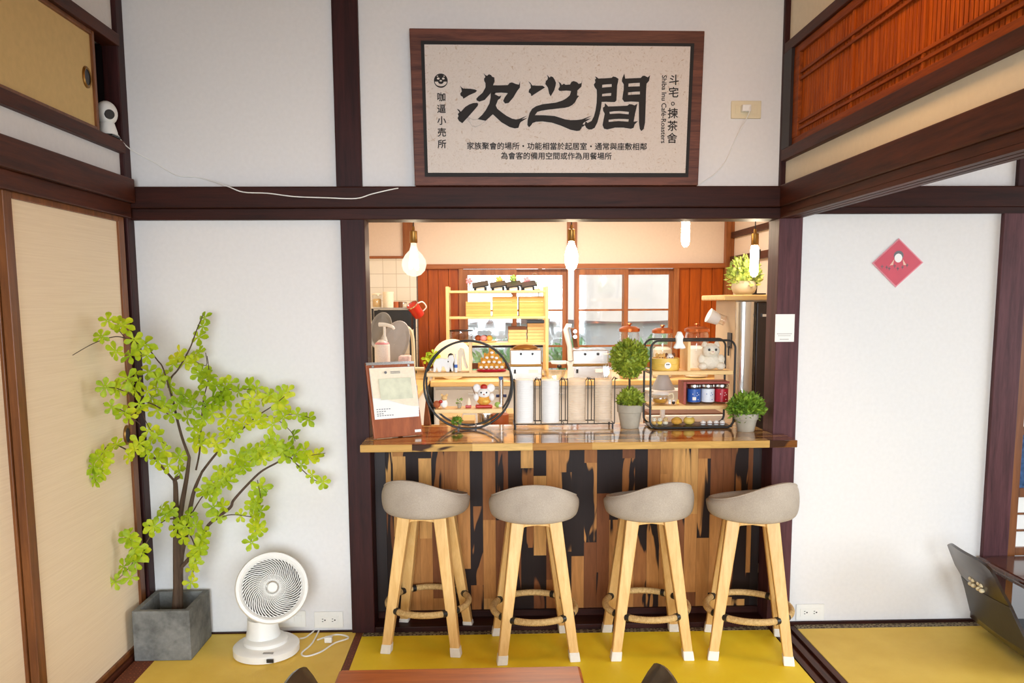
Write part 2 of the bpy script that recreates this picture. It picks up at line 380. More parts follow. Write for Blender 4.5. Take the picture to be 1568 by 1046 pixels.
def pull(d, x, y, z, rz):
    h = MB()
    prof = [(.022, .006), (.026, .008), (.030, .004), (.030, 0)]
    m = Matrix.Translation((x, y, z)) @ Matrix.Diagonal((1, 1, rz, 1)) @ Matrix.Rotation(PI/2, 4, 'Y')
    h.lathe(prof, (0, 0, 0), 24, m, cap=False)
    o = h.build('door_pull', 'brass', d, True)
    MB().lathe([(.022, .003), (.0225, .004)], (0, 0, 0), 24, m).build('pull_dish', 'dark_plastic', o)
d = fusuma('door_1', -1.452, -.898, -.085, .018, 1.757, .045, 'fusuma')
pull(d, -1.452, -.152, .895, 1.35)
d = fusuma('door_2', -1.482, -1.75, -.86, .018, 1.757, .045, 'fusuma')
d = fusuma('door_3', -1.458, -1.25, -.228, 2.055, 2.416, .018, 'fusuma_old', 'stile', .016)
pull(d, -1.458, -.29, 2.238, 1.3)

# ---------------------------------------------------------------- tatami mats
def tatami_mat(name, c0, c1):
    t = NT(name); w = t.n('ShaderNodeTexWave', wave_type='BANDS', bands_direction='X'); t.l(t.mapping((1, 1, 1)), w.inputs[0])
    w.inputs['Scale'].default_value = 60; w.inputs['Distortion'].default_value = .6
    w2 = t.n('ShaderNodeTexWave', wave_type='BANDS', bands_direction='Y'); t.l(t.mapping((1, 1, 1)), w2.inputs[0]); w2.inputs['Scale'].default_value = 110
    n_ = t.noise(t.co(), 9, 4)
    h = t.math('ADD', t.math('MULTIPLY', w.outputs['Fac'], .5), t.math('MULTIPLY', w2.outputs['Fac'], .5))
    c = t.ramp(t.math('ADD', t.math('MULTIPLY', h, .5), t.math('MULTIPLY', n_, .5)), [(.25, c0), (.75, c1)])
    t.bump(h, .15, .002); return t.out(c, .6)
M['tatami'] = tatami_mat('tatami_weave', RGB(226, 184, 62), RGB(246, 212, 98))
M['tatami_gold'] = tatami_mat('golden_tatami_weave', RGB(244, 204, 16), RGB(254, 226, 52))
def cloth_border(name, ground, fig, ax, ay, scale):
    # woven tatami edging with a row of round figures
    t = NT(name); v = t.n('ShaderNodeTexVoronoi'); v.feature = 'F1'; t.l(t.mapping((ax, ay, 1)), v.inputs['Vector']); v.inputs['Scale'].default_value = scale; v.inputs['Randomness'].default_value = .25
    r = t.ramp(v.outputs['Distance'], [(.25, fig), (.32, ground), (.42, ground), (.5, scl(fig, .55))])
    return t.out(r, .7)
M['heri_dark'] = cloth_border('patterned_dark_edging', RGB(58, 40, 26), RGB(176, 158, 124), 1, 1.3, 34)
M['heri_red'] = cloth_border('patterned_red_edging', RGB(98, 44, 22), RGB(142, 74, 38), 1.2, 1, 60)
def tatami(label, x0, x1, y0, y1, borders, weave='tatami'):
    r = thing('tatami_mat', label, 'tatami mat', ((x0+x1)/2, (y0+y1)/2, -.055), 'tatami mats')
    MB().box(x0, x1, y0, y1, -.055, 0).build('mat', weave, r)
    for (a, b, c, d_, m) in borders: MB().box(a, b, c, d_, -.05, .0004).build('cloth_border', m, r)
tatami('yellow tatami mat in the corner under the planter and the fan', -1.425, -.584, -1.85, -.012, [(-1.425, -1.345, -1.85, -.012, 'heri_red')])
tatami('yellow tatami mat under the bar stools', -.582, 1.205, -.95, -.024, [(-.582, -.552, -.95, -.024, 'heri_red'), (-.551, 1.205, -.062, -.024, 'heri_dark')], 'tatami_gold')
tatami('yellow tatami mat right of the wooden floor track', 1.33, 3.2, -1.85, -.014, [(1.33, 3.2, -.058, -.014, 'heri_dark')])
tatami('yellow tatami mat under the low table', -.582, 1.205, -1.9, -.953, [], 'tatami_gold')
S('trim_20', 'beam_y', (1.21, 1.325, -2.6, -.03, -.05, -.012), (1.21, 1.234, -2.6, -.03, -.012, .002), (1.254, 1.281, -2.6, -.03, -.012, .002), (1.301, 1.325, -2.6, -.03, -.012, .002))

# ---------------------------------------------------------------- carved transom above the lintel on the right
t = thing('transom_lattice', 'red cedar slatted transom panel high on the right above the lintel', 'transom', (1.24, -1.6, 2.0))
X0, X1 = 1.212, 1.245
b = MB().box(1.203, X1, -3.1, -.02, 1.982, 2.028).box(1.203, X1, -3.1, -.02, 2.405, 2.445)
b.build('dark_rail', 'beam_y', t, bevel=.003)
MB().box(1.216, X1, -3.05, -.075, 2.028, 2.056).box(1.216, X1, -3.05, -.075, 2.375, 2.405).box(1.214, X1, -.16, -.105, 2.056, 2.375).build('inner_frame', 'ranma_y', t, bevel=.002)
MB().box(1.203, X1, -.105, -.02, 2.028, 2.405).build('end_post', 'black_wood', t)
for i in range(6):
    y1 = -.16-.46*i
    b = MB()
    b.box(1.236, 1.242, y1-.46, y1, 2.05, 2.38)
    for k in range(21):
        ys = y1-.006-.022*k
        b.box(1.228, 1.237, ys-.0175, ys, 2.052, 2.378)
    b.box(1.222, 1.24, y1-.46, y1-.448, 2.05, 2.38)
    b.build('slat_panel', 'ranma_z', t)
for z in (2.083, 2.107, 2.272, 2.298):
    MB().box(1.218, 1.232, -3.05, -.16, z-.005, z+.005).build('cross_rail', 'ranma_y', t)

# ---------------------------------------------------------------- shop sign
def letters(name, polys, y, depth, mat, parent):
    # filled outlines in (x, z), inner outlines become holes
    cu = bpy.data.curves.new(name, 'CURVE'); cu.dimensions = '2D'; cu.fill_mode = 'BOTH'; cu.extrude = depth/2
    for P in polys:
        s_ = cu.splines.new('POLY'); s_.points.add(len(P)-1); s_.use_cyclic_u = True
        for i, (x, z) in enumerate(P): s_.points[i].co = (x, z, 0, 1)
    return curve_mesh(name, cu, y, mat, parent)
def curve_mesh(name, cu, y, mat, parent):
    tmp = bpy.data.objects.new('tmp_outline', cu); COL.objects.link(tmp)
    dg = bpy.context.evaluated_depsgraph_get(); dg.update()
    me = bpy.data.meshes.new_from_object(tmp.evaluated_get(dg)); bpy.data.objects.remove(tmp); bpy.data.curves.remove(cu)
    bm = bmesh.new(); bm.from_mesh(me); bpy.data.meshes.remove(me)
    for v in bm.verts: v.co = Vector((v.co.x, y - v.co.z, v.co.y))
    b = MB(); b.bm.free(); b.bm = bm
    return b.build(name, mat, parent)
def glyph_tris(txt):
    # outlines of a line of lettering filled contour by contour, so that crossing strokes stay solid; unit height, centred
    cu = bpy.data.curves.new('glyphs', 'FONT'); cu.body = txt; cu.size = 1.0; cu.align_x = 'CENTER'; cu.align_y = 'CENTER'
    tmp = bpy.data.objects.new('tmp_text', cu); COL.objects.link(tmp)
    dg = bpy.context.evaluated_depsgraph_get(); dg.update()
    cv = tmp.evaluated_get(dg).to_curve(dg); polys = []
    for sp in cv.splines:
        P = []
        if sp.type == 'BEZIER':
            B = sp.bezier_points; n = len(B)
            for i in range(n):
                p, q = B[i], B[(i+1) % n]; straight = (p.co-p.handle_right).length < 1e-5 and (q.co-q.handle_left).length < 1e-5
                for k in range(1 if straight else 4):
                    t = k/4; u = 1-t; c = p.co*u**3+p.handle_right*3*u*u*t+q.handle_left*3*u*t*t+q.co*t**3; P.append((c.x, c.y))
        else: P = [(p.co.x, p.co.y) for p in sp.points]
        Q = [p for i, p in enumerate(P) if abs(p[0]-P[i-1][0])+abs(p[1]-P[i-1][1]) > 1e-5]
        if len(Q) > 2: polys.append(Q)
    tmp.to_curve_clear() if hasattr(tmp, 'to_curve_clear') else None
    bpy.data.objects.remove(tmp); bpy.data.curves.remove(cu)
    ar = lambda P: sum(P[i-1][0]*P[i][1]-P[i][0]*P[i-1][1] for i in range(len(P)))/2
    def inside(pt, P):
        x, y = pt; r = False
        for i in range(len(P)):
            (x0, y0), (x1, y1) = P[i-1], P[i]
            if (y0 > y) != (y1 > y) and x < (x1-x0)*(y-y0)/(y1-y0)+x0: r = not r
        return r
    A = [ar(P) for P in polys]; sign = 1 if A[max(range(len(A)), key=lambda i: abs(A[i]))] > 0 else -1
    outs = [i for i in range(len(A)) if A[i]*sign > 0]; holes = {i: [] for i in outs}
    for j in range(len(A)):
        if A[j]*sign > 0: continue
        c = [i for i in outs if inside(polys[j][0], polys[i])]
        if c: holes[min(c, key=lambda i: abs(A[i]))].append(j)
    V, F = [], []
    for i in outs:
        loops = [polys[i]]+[polys[j] for j in holes[i]]; base = len(V)
        V += [p for l_ in loops for p in l_]
        F += [tuple(base+k for k in t) for t in tessellate_polygon([[Vector((p[0], p[1], 0)) for p in l_] for l_ in loops])]
    return V, F
def text(name, items, y, mat, parent, bold=0.0):
    # items: (string, x, z, size, upright rotation); bold thickens the strokes by that part of the size
    out = MB()
    for (txt, x, z, size, ang) in items:
        V, F = glyph_tris(txt); c, s_ = math.cos(ang), math.sin(ang)
        for k, (dx, dy) in enumerate(((0, 0), (bold, 0), (-bold, 0), (0, bold), (0, -bold))):
            out._add([(x+size*((a+dx)*c-(b+dy)*s_), y-.00004*k, z+size*((a+dx)*s_+(b+dy)*c)) for a, b in V], F)
    return out.build(name, mat, parent)
def paper_flecks():
    t = NT('flecked_sign_paper'); v = t.n('ShaderNodeTexNoise'); t.l(t.mapping((1, 1, 1)), v.inputs['Vector']); v.inputs['Scale'].default_value = 34; v.inputs['Distortion'].default_value = 3.5; v.inputs['Detail'].default_value = 2
    c = t.ramp(v.outputs['Fac'], [(.29, RGB(190, 168, 148)), (.33, RGB(206, 194, 184)), (.5, RGB(216, 206, 198)), (.7, RGB(208, 198, 190)), (.76, RGB(190, 172, 158))])
    return t.out(c, .8)
M['sign_paper'] = paper_flecks()
M['sign_frame'] = wood('sign_rosewood_print', RGB(58, 26, 18), RGB(118, 66, 48), 'x', 1.6, .5)
sg = thing('shop_sign', 'large framed sign board with black brush calligraphy above the serving opening', 'sign', (.28, -.02, 1.882))
fo = [(-.303, 2.492), (.872, 2.486), (.858, 1.884), (-.292, 1.884)]
MB().prism(fo, -.045, -.003).build('frame', 'sign_frame', sg, bevel=.003)
MB().prism([(-.258, 2.443), (.830, 2.437), (.816, 1.917), (-.251, 1.919)], -.049, -.04).build('black_border', 'ink', sg)
MB().prism([(-.244, 2.428), (.814, 2.424), (.803, 1.932), (-.238, 1.934)], -.052, -.045).build('sign_panel', 'sign_paper', sg)
# traced brush strokes, in units of the sign's own drawing grid
def g(P): return [(-0.143+.000531*x, 2.35-.000517*y) for x, y in P]
ci = [[(72,152),(82,165),(95,174),(150,176),(185,182),(198,190),(185,203),(140,222),(95,250),(90,235),(76,228),(72,212),(85,195),(80,172)],
 [(45,325),(62,332),(75,347),(110,310),(140,292),(170,282),(198,280),(206,287),(203,302),(170,340),(125,390),(85,432),(60,415),(50,395),(58,378),(52,365),(65,350)],
 [(248,60),(262,75),(275,80),(288,68),(305,75),(312,86),(328,92),(331,118),(318,150),(370,150),(430,148),(442,132),(460,128),(490,140),(512,145),(521,118),(520,165),(500,190),(485,215),(470,240),(435,280),(408,284),(394,266),(405,240),(430,207),(380,203),(340,205),(300,208),(255,258),(215,271),(195,262),(192,250),(205,235),(240,205),(262,165),(262,135),(252,115),(252,100),(262,88)],
 [(300,205),(330,215),(362,232),(380,226),(372,246),(355,258),(338,300),(350,325),(385,353),(420,378),(460,398),(490,404),(518,398),(572,376),(530,404),(575,392),(524,424),(516,440),(508,466),(480,471),(440,460),(380,425),(315,365),(260,415),(220,445),(185,460),(160,456),(148,432),(118,402),(140,405),(122,385),(170,408),(200,402),(235,370),(262,335),(290,285),(300,240)]]
zhi = [[(583,120),(598,130),(612,150),(650,152),(690,152),(708,165),(660,195),(605,230),(602,212),(585,200),(588,182),(602,168),(600,142)],
 [(722,72),(734,82),(742,92),(752,82),(768,88),(780,105),(791,130),(788,152),(778,185),(752,230),(740,210),(730,165),(712,140),(714,118),(728,105),(730,88)],
 [(810,122),(825,132),(835,147),(850,136),(862,145),(896,143),(908,122),(925,117),(948,125),(962,138),(982,132),(989,105),(982,158),(952,187),(950,225),(965,228),(950,246),(935,275),(915,295),(890,308),(860,315),(800,322),(730,330),(680,338),(650,347),(632,372),(700,372),(780,378),(820,390),(860,403),(900,409),(945,408),(985,403),(1060,376),(1010,404),(1055,396),(1002,426),(990,445),(985,470),(970,487),(950,490),(900,480),(830,450),(760,427),(690,418),(640,421),(615,430),(605,445),(588,462),(575,445),(577,410),(592,355),(610,325),(640,305),(690,290),(740,284),(790,278),(840,262),(870,245),(895,222),(905,190),(870,187),(818,190),(808,178),(820,158),(818,140)]]
jian = [[(1085,82),(1098,88),(1110,98),(1160,96),(1210,92),(1220,82),(1240,86),(1262,100),(1258,125),(1252,150),(1250,200),(1247,262),(1235,272),(1205,272),(1170,270),(1136,271),(1132,310),(1122,360),(1105,425),(1085,465),(1062,478),(1038,478),(1020,465),(1010,445),(990,462),(988,440),(1008,442),(1015,418),(1030,430),(1060,415),(1078,380),(1090,335),(1098,280),(1100,220),(1098,180),(1082,160),(1076,142),(1088,125),(1084,105),(1094,98)],
 [(1140,144),(1175,140),(1211,138),(1211,160),(1175,162),(1138,165)], [(1140,212),(1175,207),(1208,205),(1207,226),(1172,228),(1138,230)],
 [(1290,95),(1305,60),(1312,98),(1370,95),(1430,92),(1442,78),(1458,76),(1482,88),(1500,72),(1492,115),(1474,135),(1471,190),(1470,270),(1468,360),(1466,430),(1457,475),(1440,490),(1428,475),(1421,430),(1419,350),(1418,271),(1360,268),(1308,271),(1292,250),(1296,215),(1302,180),(1302,140),(1288,118)],
 [(1338,134),(1380,130),(1423,128),(1423,155),(1380,156),(1336,158)], [(1335,200),(1380,195),(1425,193),(1425,215),(1380,217),(1334,220)],
 [(1160,282),(1172,292),(1185,306),(1250,304),(1330,300),(1345,288),(1365,290),(1385,298),(1406,284),(1398,325),(1390,360),(1380,420),(1412,416),(1388,440),(1380,466),(1360,473),(1300,464),(1240,464),(1180,478),(1155,472),(1144,445),(1152,400),(1160,360),(1148,338),(1146,315),(1160,305)],
 [(1195,346),(1230,341),(1270,339),(1310,342),(1343,346),(1341,365),(1270,358),(1198,362)], [(1190,405),(1230,400),(1270,398),(1310,399),(1343,401),(1340,420),(1265,415),(1190,422)]]
for P in (ci, zhi, jian): letters('brush_character', [g(q) for q in P], -.053, .003, 'ink', sg)
ys = -.0526
zc = lambda y: 2.035 - (y-225)*.002745
text('caption_text', [('家族聚會的場所・功能相當於起居室・通常與座敷相鄰', 0.282, 2.035, .0303, -.004), ('為會客的備用空間或作為用餐場所', 0.279, 1.997, .0299, -.004)], ys, 'ink', sg, .018)
col = [(c, -0.18, 2.225-i*.0454, .036, 0) for i, c in enumerate('咖逼小売所')]
text('side_text', col, ys, 'ink', sg, .020)
pz = [2.292, 2.244, 2.203, 2.163, 2.114, 2.066]
col = [(c, 0.75-.0008*i, pz[i], .043, 0) for i, c in enumerate('斗宅。揀茶舍') if c != '。']
text('side_text', col + [('Shiba Inu Café-Roasters', 0.71, 2.181, .0275, -PI/2)], ys, 'ink', sg, .016)
# round emblem: black disc with a pale smiling muzzle, and the little ring in the right-hand column
ex, ez = (-0.181, 2.29)
em = MB()
em.cyl((ex, ys-.0008, ez), (ex, ys+.0012, ez), .0272, seg=40)
em.build('emblem', 'ink', sg); em = MB()
em.lathe([(.0075, -.0008), (.0075, .0008), (.0045, .0008), (.0045, -.0008)], (0, 0, 0), 24, Matrix.Translation((0.747, ys, pz[2])) @ Matrix.Rotation(PI/2, 4, 'X'), cap=False)
em.build('ring_mark', 'ink', sg)
e2 = MB()
for k in range(24):
    a0, a1 = PI+PI*k/24, PI+PI*(k+1)/24
    e2.prism([(ex+.0235*math.cos(a0), ez+.0235*math.sin(a0)*.75-.004), (ex+.0235*math.cos(a1), ez+.0235*math.sin(a1)*.75-.004), (ex+.011*math.cos(a1), ez+.009*math.sin(a1)-.004), (ex+.011*math.cos(a0), ez+.009*math.sin(a0)-.004)], ys-.0014, ys-.0006)
for s_ in (-1, 1):
    e2.ball((ex+s_*.010, ys-.001, ez+.008), .0052, .0006, .004, 10)
    e2.ball((ex+s_*.013, ys-.001, ez+.017), .003, .0006, .002, 10)
e2.ball((ex, ys-.0012, ez-.0005), .005, .0006, .003, 10)
e2.build('emblem_face', 'sign_paper', sg)

# ---------------------------------------------------------------- wall plates, camera, cables, stickers
def outlet(name, label, x, z, w, h, kind, cat='outlet', mat='white_plastic', y=0.0):
    t = thing(name, label, cat, (x, y, z))
    MB().box(x-w/2, x+w/2, y-.008, y-.0005, z-h/2, z+h/2).build('cover_plate', mat, t, bevel=.003)
    MB().box(x-w*.36, x+w*.36, y-.010, y-.007, z-h*.24, z+h*.24).build('insert', mat, t, bevel=.001)
    if kind == 'socket':
        for s_ in (-1, 1):
            b = MB(); cx = x+s_*w*.17
            b.box(cx-.007, cx-.001, y-.0106, y-.009, z+.004, z+.0066).box(cx-.007, cx-.001, y-.0106, y-.009, z-.0066, z-.004)
            b.cyl((cx+.006, y-.0106, z), (cx+.006, y-.009, z), .0032, seg=12)
            b.build('socket_hole', 'dark_plastic', t)
    elif kind == 'switch':
        MB().box(x-.012, x+.012, y-.0125, y-.009, z-.012, z+.012).build('rocker', mat, t, bevel=.001)
    return t
outlet('wall_outlet', 'white double outlet low on the wall right of the last bar stool', 1.403, .054, .125, .073, 'socket')
outlet('wall_outlet', 'white double outlet low on the wall between the fan and the dark post', -.702, .054, .125, .074, 'socket')
outlet('wall_switch_plate', 'white switch plate low on the wall half hidden by the fan', -.86, .06, .118, .074, 'switch', 'switch')
outlet('wall_outlet', 'beige wall outlet high up right of the sign', 1.059, 2.191, .124, .071, 'plain', 'outlet', 'ivory_plastic')
pl = thing('power_adapter', 'small white plug adapter with a thin wire in the beige high outlet', 'adapter', (1.053, -0.012, 2.192))
ax, az = (1.053, 2.192)
MB().box(ax-.018, ax+.018, -.036, -.0105, az-.013, az+.013).build('adapter_body', 'white_plastic', pl, bevel=.003)
MB().tube(smoothpath([(ax+.012, -.036, az+.004), (ax+.004, -.04, az-.03), (1.015, -0.006, 2.069), (0.982, -0.006, 1.991), (0.937, -0.006, 1.936), (0.892, -0.006, 1.907), (0.86, -0.006, 1.884)]), .0016, 6).build('wire', 'white_plastic', pl, True)
sc_ = thing('security_camera', 'white pan-tilt security camera in the gap beside the upper closet door', 'security camera', (-1.444, -0.135, 2.066))
cx, cy, cz = -1.462, -.135, 2.055
MB().box(cx-.04, cx+.032, cy-.035, cy+.04, 2.0555, 2.062).build('foot', 'dark_plastic', sc_)
MB().lathe([(.030, 0), (.036, .003), (.036, .012), (.031, .03), (.027, .045)], (cx, cy, 2.062), 28).build('base', 'white_plastic', sc_, True)
MB().ball((cx, cy, 2.145), .040, .040, .046, 24).build('camera_head', 'white_plastic', sc_, True)
fd = Vector((.55, -.62, -.1)).normalized(); hc = Vector((cx, cy, 2.14))
MB().cyl(hc+fd*.033, hc+fd*.0405, .019, .017, 24).build('lens', 'dark_plastic', sc_, True)
cab = MB().tube(smoothpath([(cx+.03, cy+.02, 2.068), (-1.434, -0.07, 2.049), (-1.422, -0.012, 2.027), (-1.344, -0.006, 1.984), (-1.286, -0.006, 1.948), (-1.243, -0.006, 1.928), (-1.165, -0.006, 1.922), (-1.048, -0.05, 1.885), (-0.978, -0.052, 1.859), (-0.88, -0.052, 1.854), (-0.776, -0.052, 1.841), (-0.646, -0.052, 1.836), (-0.529, -0.052, 1.833), (-0.463, -0.052, 1.851), (-0.374, -0.05, 1.871), (-0.322, -0.012, 1.882)], 5), .0022, 6).build('camera_cable', 'white_plastic', None, True)
tag(cab, 'thin white cable running from the security camera along the beam to the sign', 'cable')
# small notice on the right-hand post
nt = thing('paper_notice', 'small white paper notice with rows of tiny print on the right post', 'notice', (1.24, -0.03, 1.303))
qx, qz = (1.239, 1.302)
MB().box(qx-.0405, qx+.0405, -.0318, -.0302, qz-.0575, qz+.0575).build('sheet', 'paper', nt)
b = MB()
for row, n_, s_ in ((-.024, 11, .0042), (-.032, 9, .004), (-.047, 6, .005)):
    for k in range(n_): b.box(qx-.0295*n_/11-.002+.059*n_/11*k/(n_-1)-s_/2+.002, qx-.0295*n_/11+.059*n_/11*k/(n_-1)+s_/2-.002, -.0324, -.0317, qz+row-.002, qz+row+.002)
b.build('print', 'grey_ink', nt)
# red diamond greeting on the right-hand wall
rd = thing('red_diamond_greeting', 'red paper diamond in a shiny clear sleeve on the right white wall', 'wall decoration', (1.719, 0, 1.57))
dp = [(1.719, 1.672), (1.827, 1.572), (1.715, 1.469), (1.61, 1.57)]
cxd, czd = (1.719, 1.571)
MB().prism(dp, -.004, -.0005).build('sleeve', plain('pink_sleeve_edge', RGB(226, 150, 160), .15, .06, 20), rd)
MB().prism([(cxd+(x-cxd)*.93, czd+(z-czd)*.93) for x, z in dp], -.0055, -.0035).build('red_paper', plain('red_paper', RGB(206, 84, 100), .35, .06, 14), rd)
fx_, fz_ = (1.72, 1.594)
MB().ball((fx_, -.006, fz_+.007), .021, .001, .020, 18).build('drawn_hair', 'grey_ink', rd)
MB().ball((fx_-.001, -.0066, fz_-.003), .0165, .001, .019, 18).build('drawn_face', 'white_card', rd)
M['drawn_skin'] = plain('drawn_skin', RGB(232, 190, 170), .5, .04, 20)
for s_ in (-1, 1): MB().prism([(fx_+s_*.018, fz_-.008), (fx_+s_*.036, fz_-.034), (fx_+s_*.022, fz_-.032)], -.0062, -.0052).build('drawn_hand', 'drawn_skin', rd)
b = MB()
for (x, y_) in ((1350, 408), (1357, 409), (1361, 411), (1369, 407), (1374, 411), (1381, 409), (1388, 406)):
    px, pz_ = cxd+(x-1374)*.00279, czd-(y_-402.5)*.00275
    b.box(px-.006, px+.006, -.0062, -.0052, pz_-.0015, pz_+.0012).box(px-.0012, px+.0012, -.0062, -.0052, pz_-.009, pz_+.007)
b.build('drawn_writing', 'grey_ink', rd)

# ---------------------------------------------------------------- bar: worktop and front panel
ct = thing('bar_worktop', 'long glossy acacia block worktop of the serving bar', 'counter top', (.36, .03, .825))
MB().flat([(-.514, -.215), (1.246, -.20), (1.246, -.035), (1.20, -.035), (1.20, .30), (-.499, .30), (-.499, -.025), (-.514, -.025)], .825, .855).build('worktop', 'worktop', ct, bevel=.003)
fp = thing('bar_front_panel', 'upright acacia planks in blond and black cladding the bar front', 'bar panel', (.36, .105, .022))
MB().box(-.455, 1.165, .098, .118, .022, .8245).build('plank_panel', 'panel', fp)
MB().box(-.5015, -.4555, .092, .128, .022, .8245).build('side_strip', 'black_wood', fp)
MB().box(1.1655, 1.2025, .10, .128, .022, .8245).build('side_strip', 'black_wood', fp)
MB().box(-.499, 1.20, .085, .128, .022, .05).build('kick_board', 'beam_x', fp)

# ---------------------------------------------------------------- bar stools
def rope_mat():
    t = NT('jute_rope'); f = t.noise(t.mapping((1, 1, 1)), 120, 3)
    return t.out(t.ramp(f, [(.3, RGB(178, 140, 84)), (.7, RGB(214, 180, 122))]), .85)
M['rope'] = rope_mat()
def seat_fabric():
    t = NT('seat_linen'); f = t.noise(t.mapping((1, 1, 1)), 260, 4, .7); f2 = t.noise(t.co(), 8, 2)
    c = t.ramp(t.math('ADD', t.math('MULTIPLY', f, .6), t.math('MULTIPLY', f2, .4)), [(.3, RGB(158, 144, 129)), (.7, RGB(190, 176, 160))])
    t.bump(f, .25, .002); return t.out(c, .95, 0, .2)
M['linen'] = seat_fabric()
M['stool_wood'] = wood('pale_beech', RGB(214, 164, 94), RGB(240, 198, 132), 'z', 1.6, .4)
M['sock'] = plain('white_felt_foot', RGB(232, 226, 216), .9, .04, 60)
def seat_mesh(rotz):
    # a low tub seat: thick padded rim, high at the back (-y), dipping at the front
    prof = []   # (radius factor, kind, height factor)
    outer = [(0, .0), (.5, .0), (.80, .004), (.93, .022), (.99, .055), (1.0, .10)]
    n = 48; rows = []
    for j in range(14): rows.append([])
    for i in range(n):
        a = 2*PI*i/n; dx, dy = math.cos(a), math.sin(a)
        back = .5-.5*math.sin(a)                 # 1 at -y, 0 at +y
        rim = .062 + .104*(back**1.3)*(1-.32*abs(dx)**2.5)
        R = .178*(1+.03*abs(dx))*(1-.06*(1-back))
        P = [(.03, 0), (.5, 0), (.80, .001), (.95, .008), (1.0, .024), (1.025, .048), (1.03, .048+(rim-.048)*.45), (1.0, rim-.016), (.94, rim-.001), (.88, rim-.002), (.81, rim-.016), (.74, min(.056, rim-.022)), (.5, .058), (.03, .060)]
        for j, (r, z) in enumerate(P): rows[j].append((R*r*dx, R*r*dy, .556+z))
    b = MB(); vs = [v for r in rows for v in r]; m = len(rows)
    f = [(j*n+i, j*n+(i+1) % n, (j+1)*n+(i+1) % n, (j+1)*n+i) for j in range(m-1) for i in range(n)] + [tuple(range(n-1, -1, -1)), tuple((m-1)*n+i for i in range(n))]
    b._add(vs, f, Matrix.Rotation(rotz, 4, 'Z'))
    return b
def make_stool(label, seat_rot):
    r = thing('bar_stool', label, 'bar stool', (0, 0, 0), 'bar stools')
    s_ = seat_mesh(seat_rot).build('seat', 'linen', r, True, sub=1)
    b = MB()
    piping = []
    for k in range(64):
        a = 2*PI*k/64; back = .5-.5*math.sin(a); R = .178*(1+.03*abs(math.cos(a)))*(1-.06*(1-back))
        rim = .062 + .104*(back**1.3)*(1-.32*abs(math.cos(a))**2.5)
        piping.append(Matrix.Rotation(seat_rot, 3, 'Z') @ Vector((R*.955*math.cos(a), R*.955*math.sin(a), .556+rim-.0055)))
    MB().tube(piping, .003, 6, True).build('piping', 'linen', s_, True)
    # apron: two crossed arched rails
    b = MB()
    for q in range(4):
        m = Matrix.Rotation(q*PI/2, 4, 'Z')
        prof = [(-.075, .556), (.075, .556), (.075, .512), (.045, .532), (0, .537), (-.045, .532), (-.075, .512)]
        n = len(prof); v = [(x, -.083, z) for x, z in prof] + [(x, -.063, z) for x, z in prof]
        b._add(v, [tuple(range(n)), tuple(range(2*n-1, n-1, -1))] + [(i, n+i, n+(i+1) % n, (i+1) % n) for i in range(n)], m)
    b.build('apron', 'stool_wood', r, bevel=.002)
    for sx, sy in ((-1, -1), (1, -1), (1, 1), (-1, 1)):
        p, q = Vector((sx*.145, sy*.142, .004)), Vector((sx*.074, sy*.072, .556))
        lg = MB().beam(p, q, .036, .036, .052, .052).build('leg', 'stool_wood', r, bevel=.004)
        e = p.lerp(q, .062)
        MB().beam((p.x, p.y, 0), e, .0425, .0425, .0405, .0405).build('foot_sock', 'sock', lg, bevel=.004)
    # rope-wrapped footrest ring with black sleeves at the legs
    ring = [Vector((.168*math.cos(2*PI*k/260), .168*math.sin(2*PI*k/260), .172)) for k in range(260)]
    fr = MB().tube(ring, [.0125+.0014*(k % 2) for k in range(260)], 10, True).build('footrest_ring', 'rope', r, True)
    for q in range(4):
        for s2 in (-1, 1):
            a0 = PI/4+q*PI/2+s2*.17
            MB().tube([Vector((.168*math.cos(a0+t*.05), .168*math.sin(a0+t*.05), .172)) for t in (-1, 0, 1)], .0152, 12).build('sleeve', 'black_metal', fr, True)
    return r
stools = [(-.262, -.108, -9.0, -24, 'pale linen bar stool farthest left, beside the dark left post'),
          (.177, -.199, 3.7, -2, 'second bar stool from the left, its low back square to the room'),
          (.641, -.193, -1.0, 20, 'third bar stool from the left, seat turned a little to the left'),
          (1.052, -.233, -12.2, 26, 'last bar stool on the right, beside the floor track and right post')]
for x, y, a, sr, lab in stools:
    s_ = make_stool(lab, math.radians(sr-a)); s_.location = (x, y, .0006); s_.rotation_euler = (0, 0, math.radians(a))

# ---------------------------------------------------------------- fan on the floor
fan = thing('circulator_fan', 'white round circulator fan standing on the tatami by the planter', 'fan', (-.918, -.20, 0))
fx, fy = -.918, -.20
MB().lathe([(.122, 0), (.131, .004), (.131, .030), (.122, .038)], (fx, fy, .0008), 48).build('base', 'white_plastic', fan, True)
MB().box(fx+.035, fx+.062, fy-.134, fy-.1285, .012, .026).build('indicator_window', 'dark_plastic', fan)
m_ = Matrix.Translation((fx, fy, .0395))
MB().box(fx+.015, fx+.055, fy-.112, fy-.098, .038, .0405).build('display', 'grey_plastic', fan)
MB().lathe([(.088, .036), (.088, .052), (.078, .060)], (fx-.006, fy+.015, 0), 40).lathe([(.070, .058), (.062, .09), (.06, .135)], (fx-.02, fy+.03, 0), 28).build('neck', 'white_plastic', fan, True)
ax_ = Vector((.30, -.80, .42)).normalized()
hc = Vector((-.877, -.232, .282))            # centre of the front ring
hm = Matrix.Translation(hc) @ ax_.to_track_quat('Z', 'Y').to_matrix().to_4x4()
MB().lathe([(.040, -.135), (.09, -.128), (.120, -.105), (.134, -.06), (.140, -.015), (.143, .004), (.139, .013), (.128, .014), (.118, .006), (.1165, .0)], (0, 0, 0), 56, hm, cap=False).build('head_shell', 'white_plastic', fan, True)
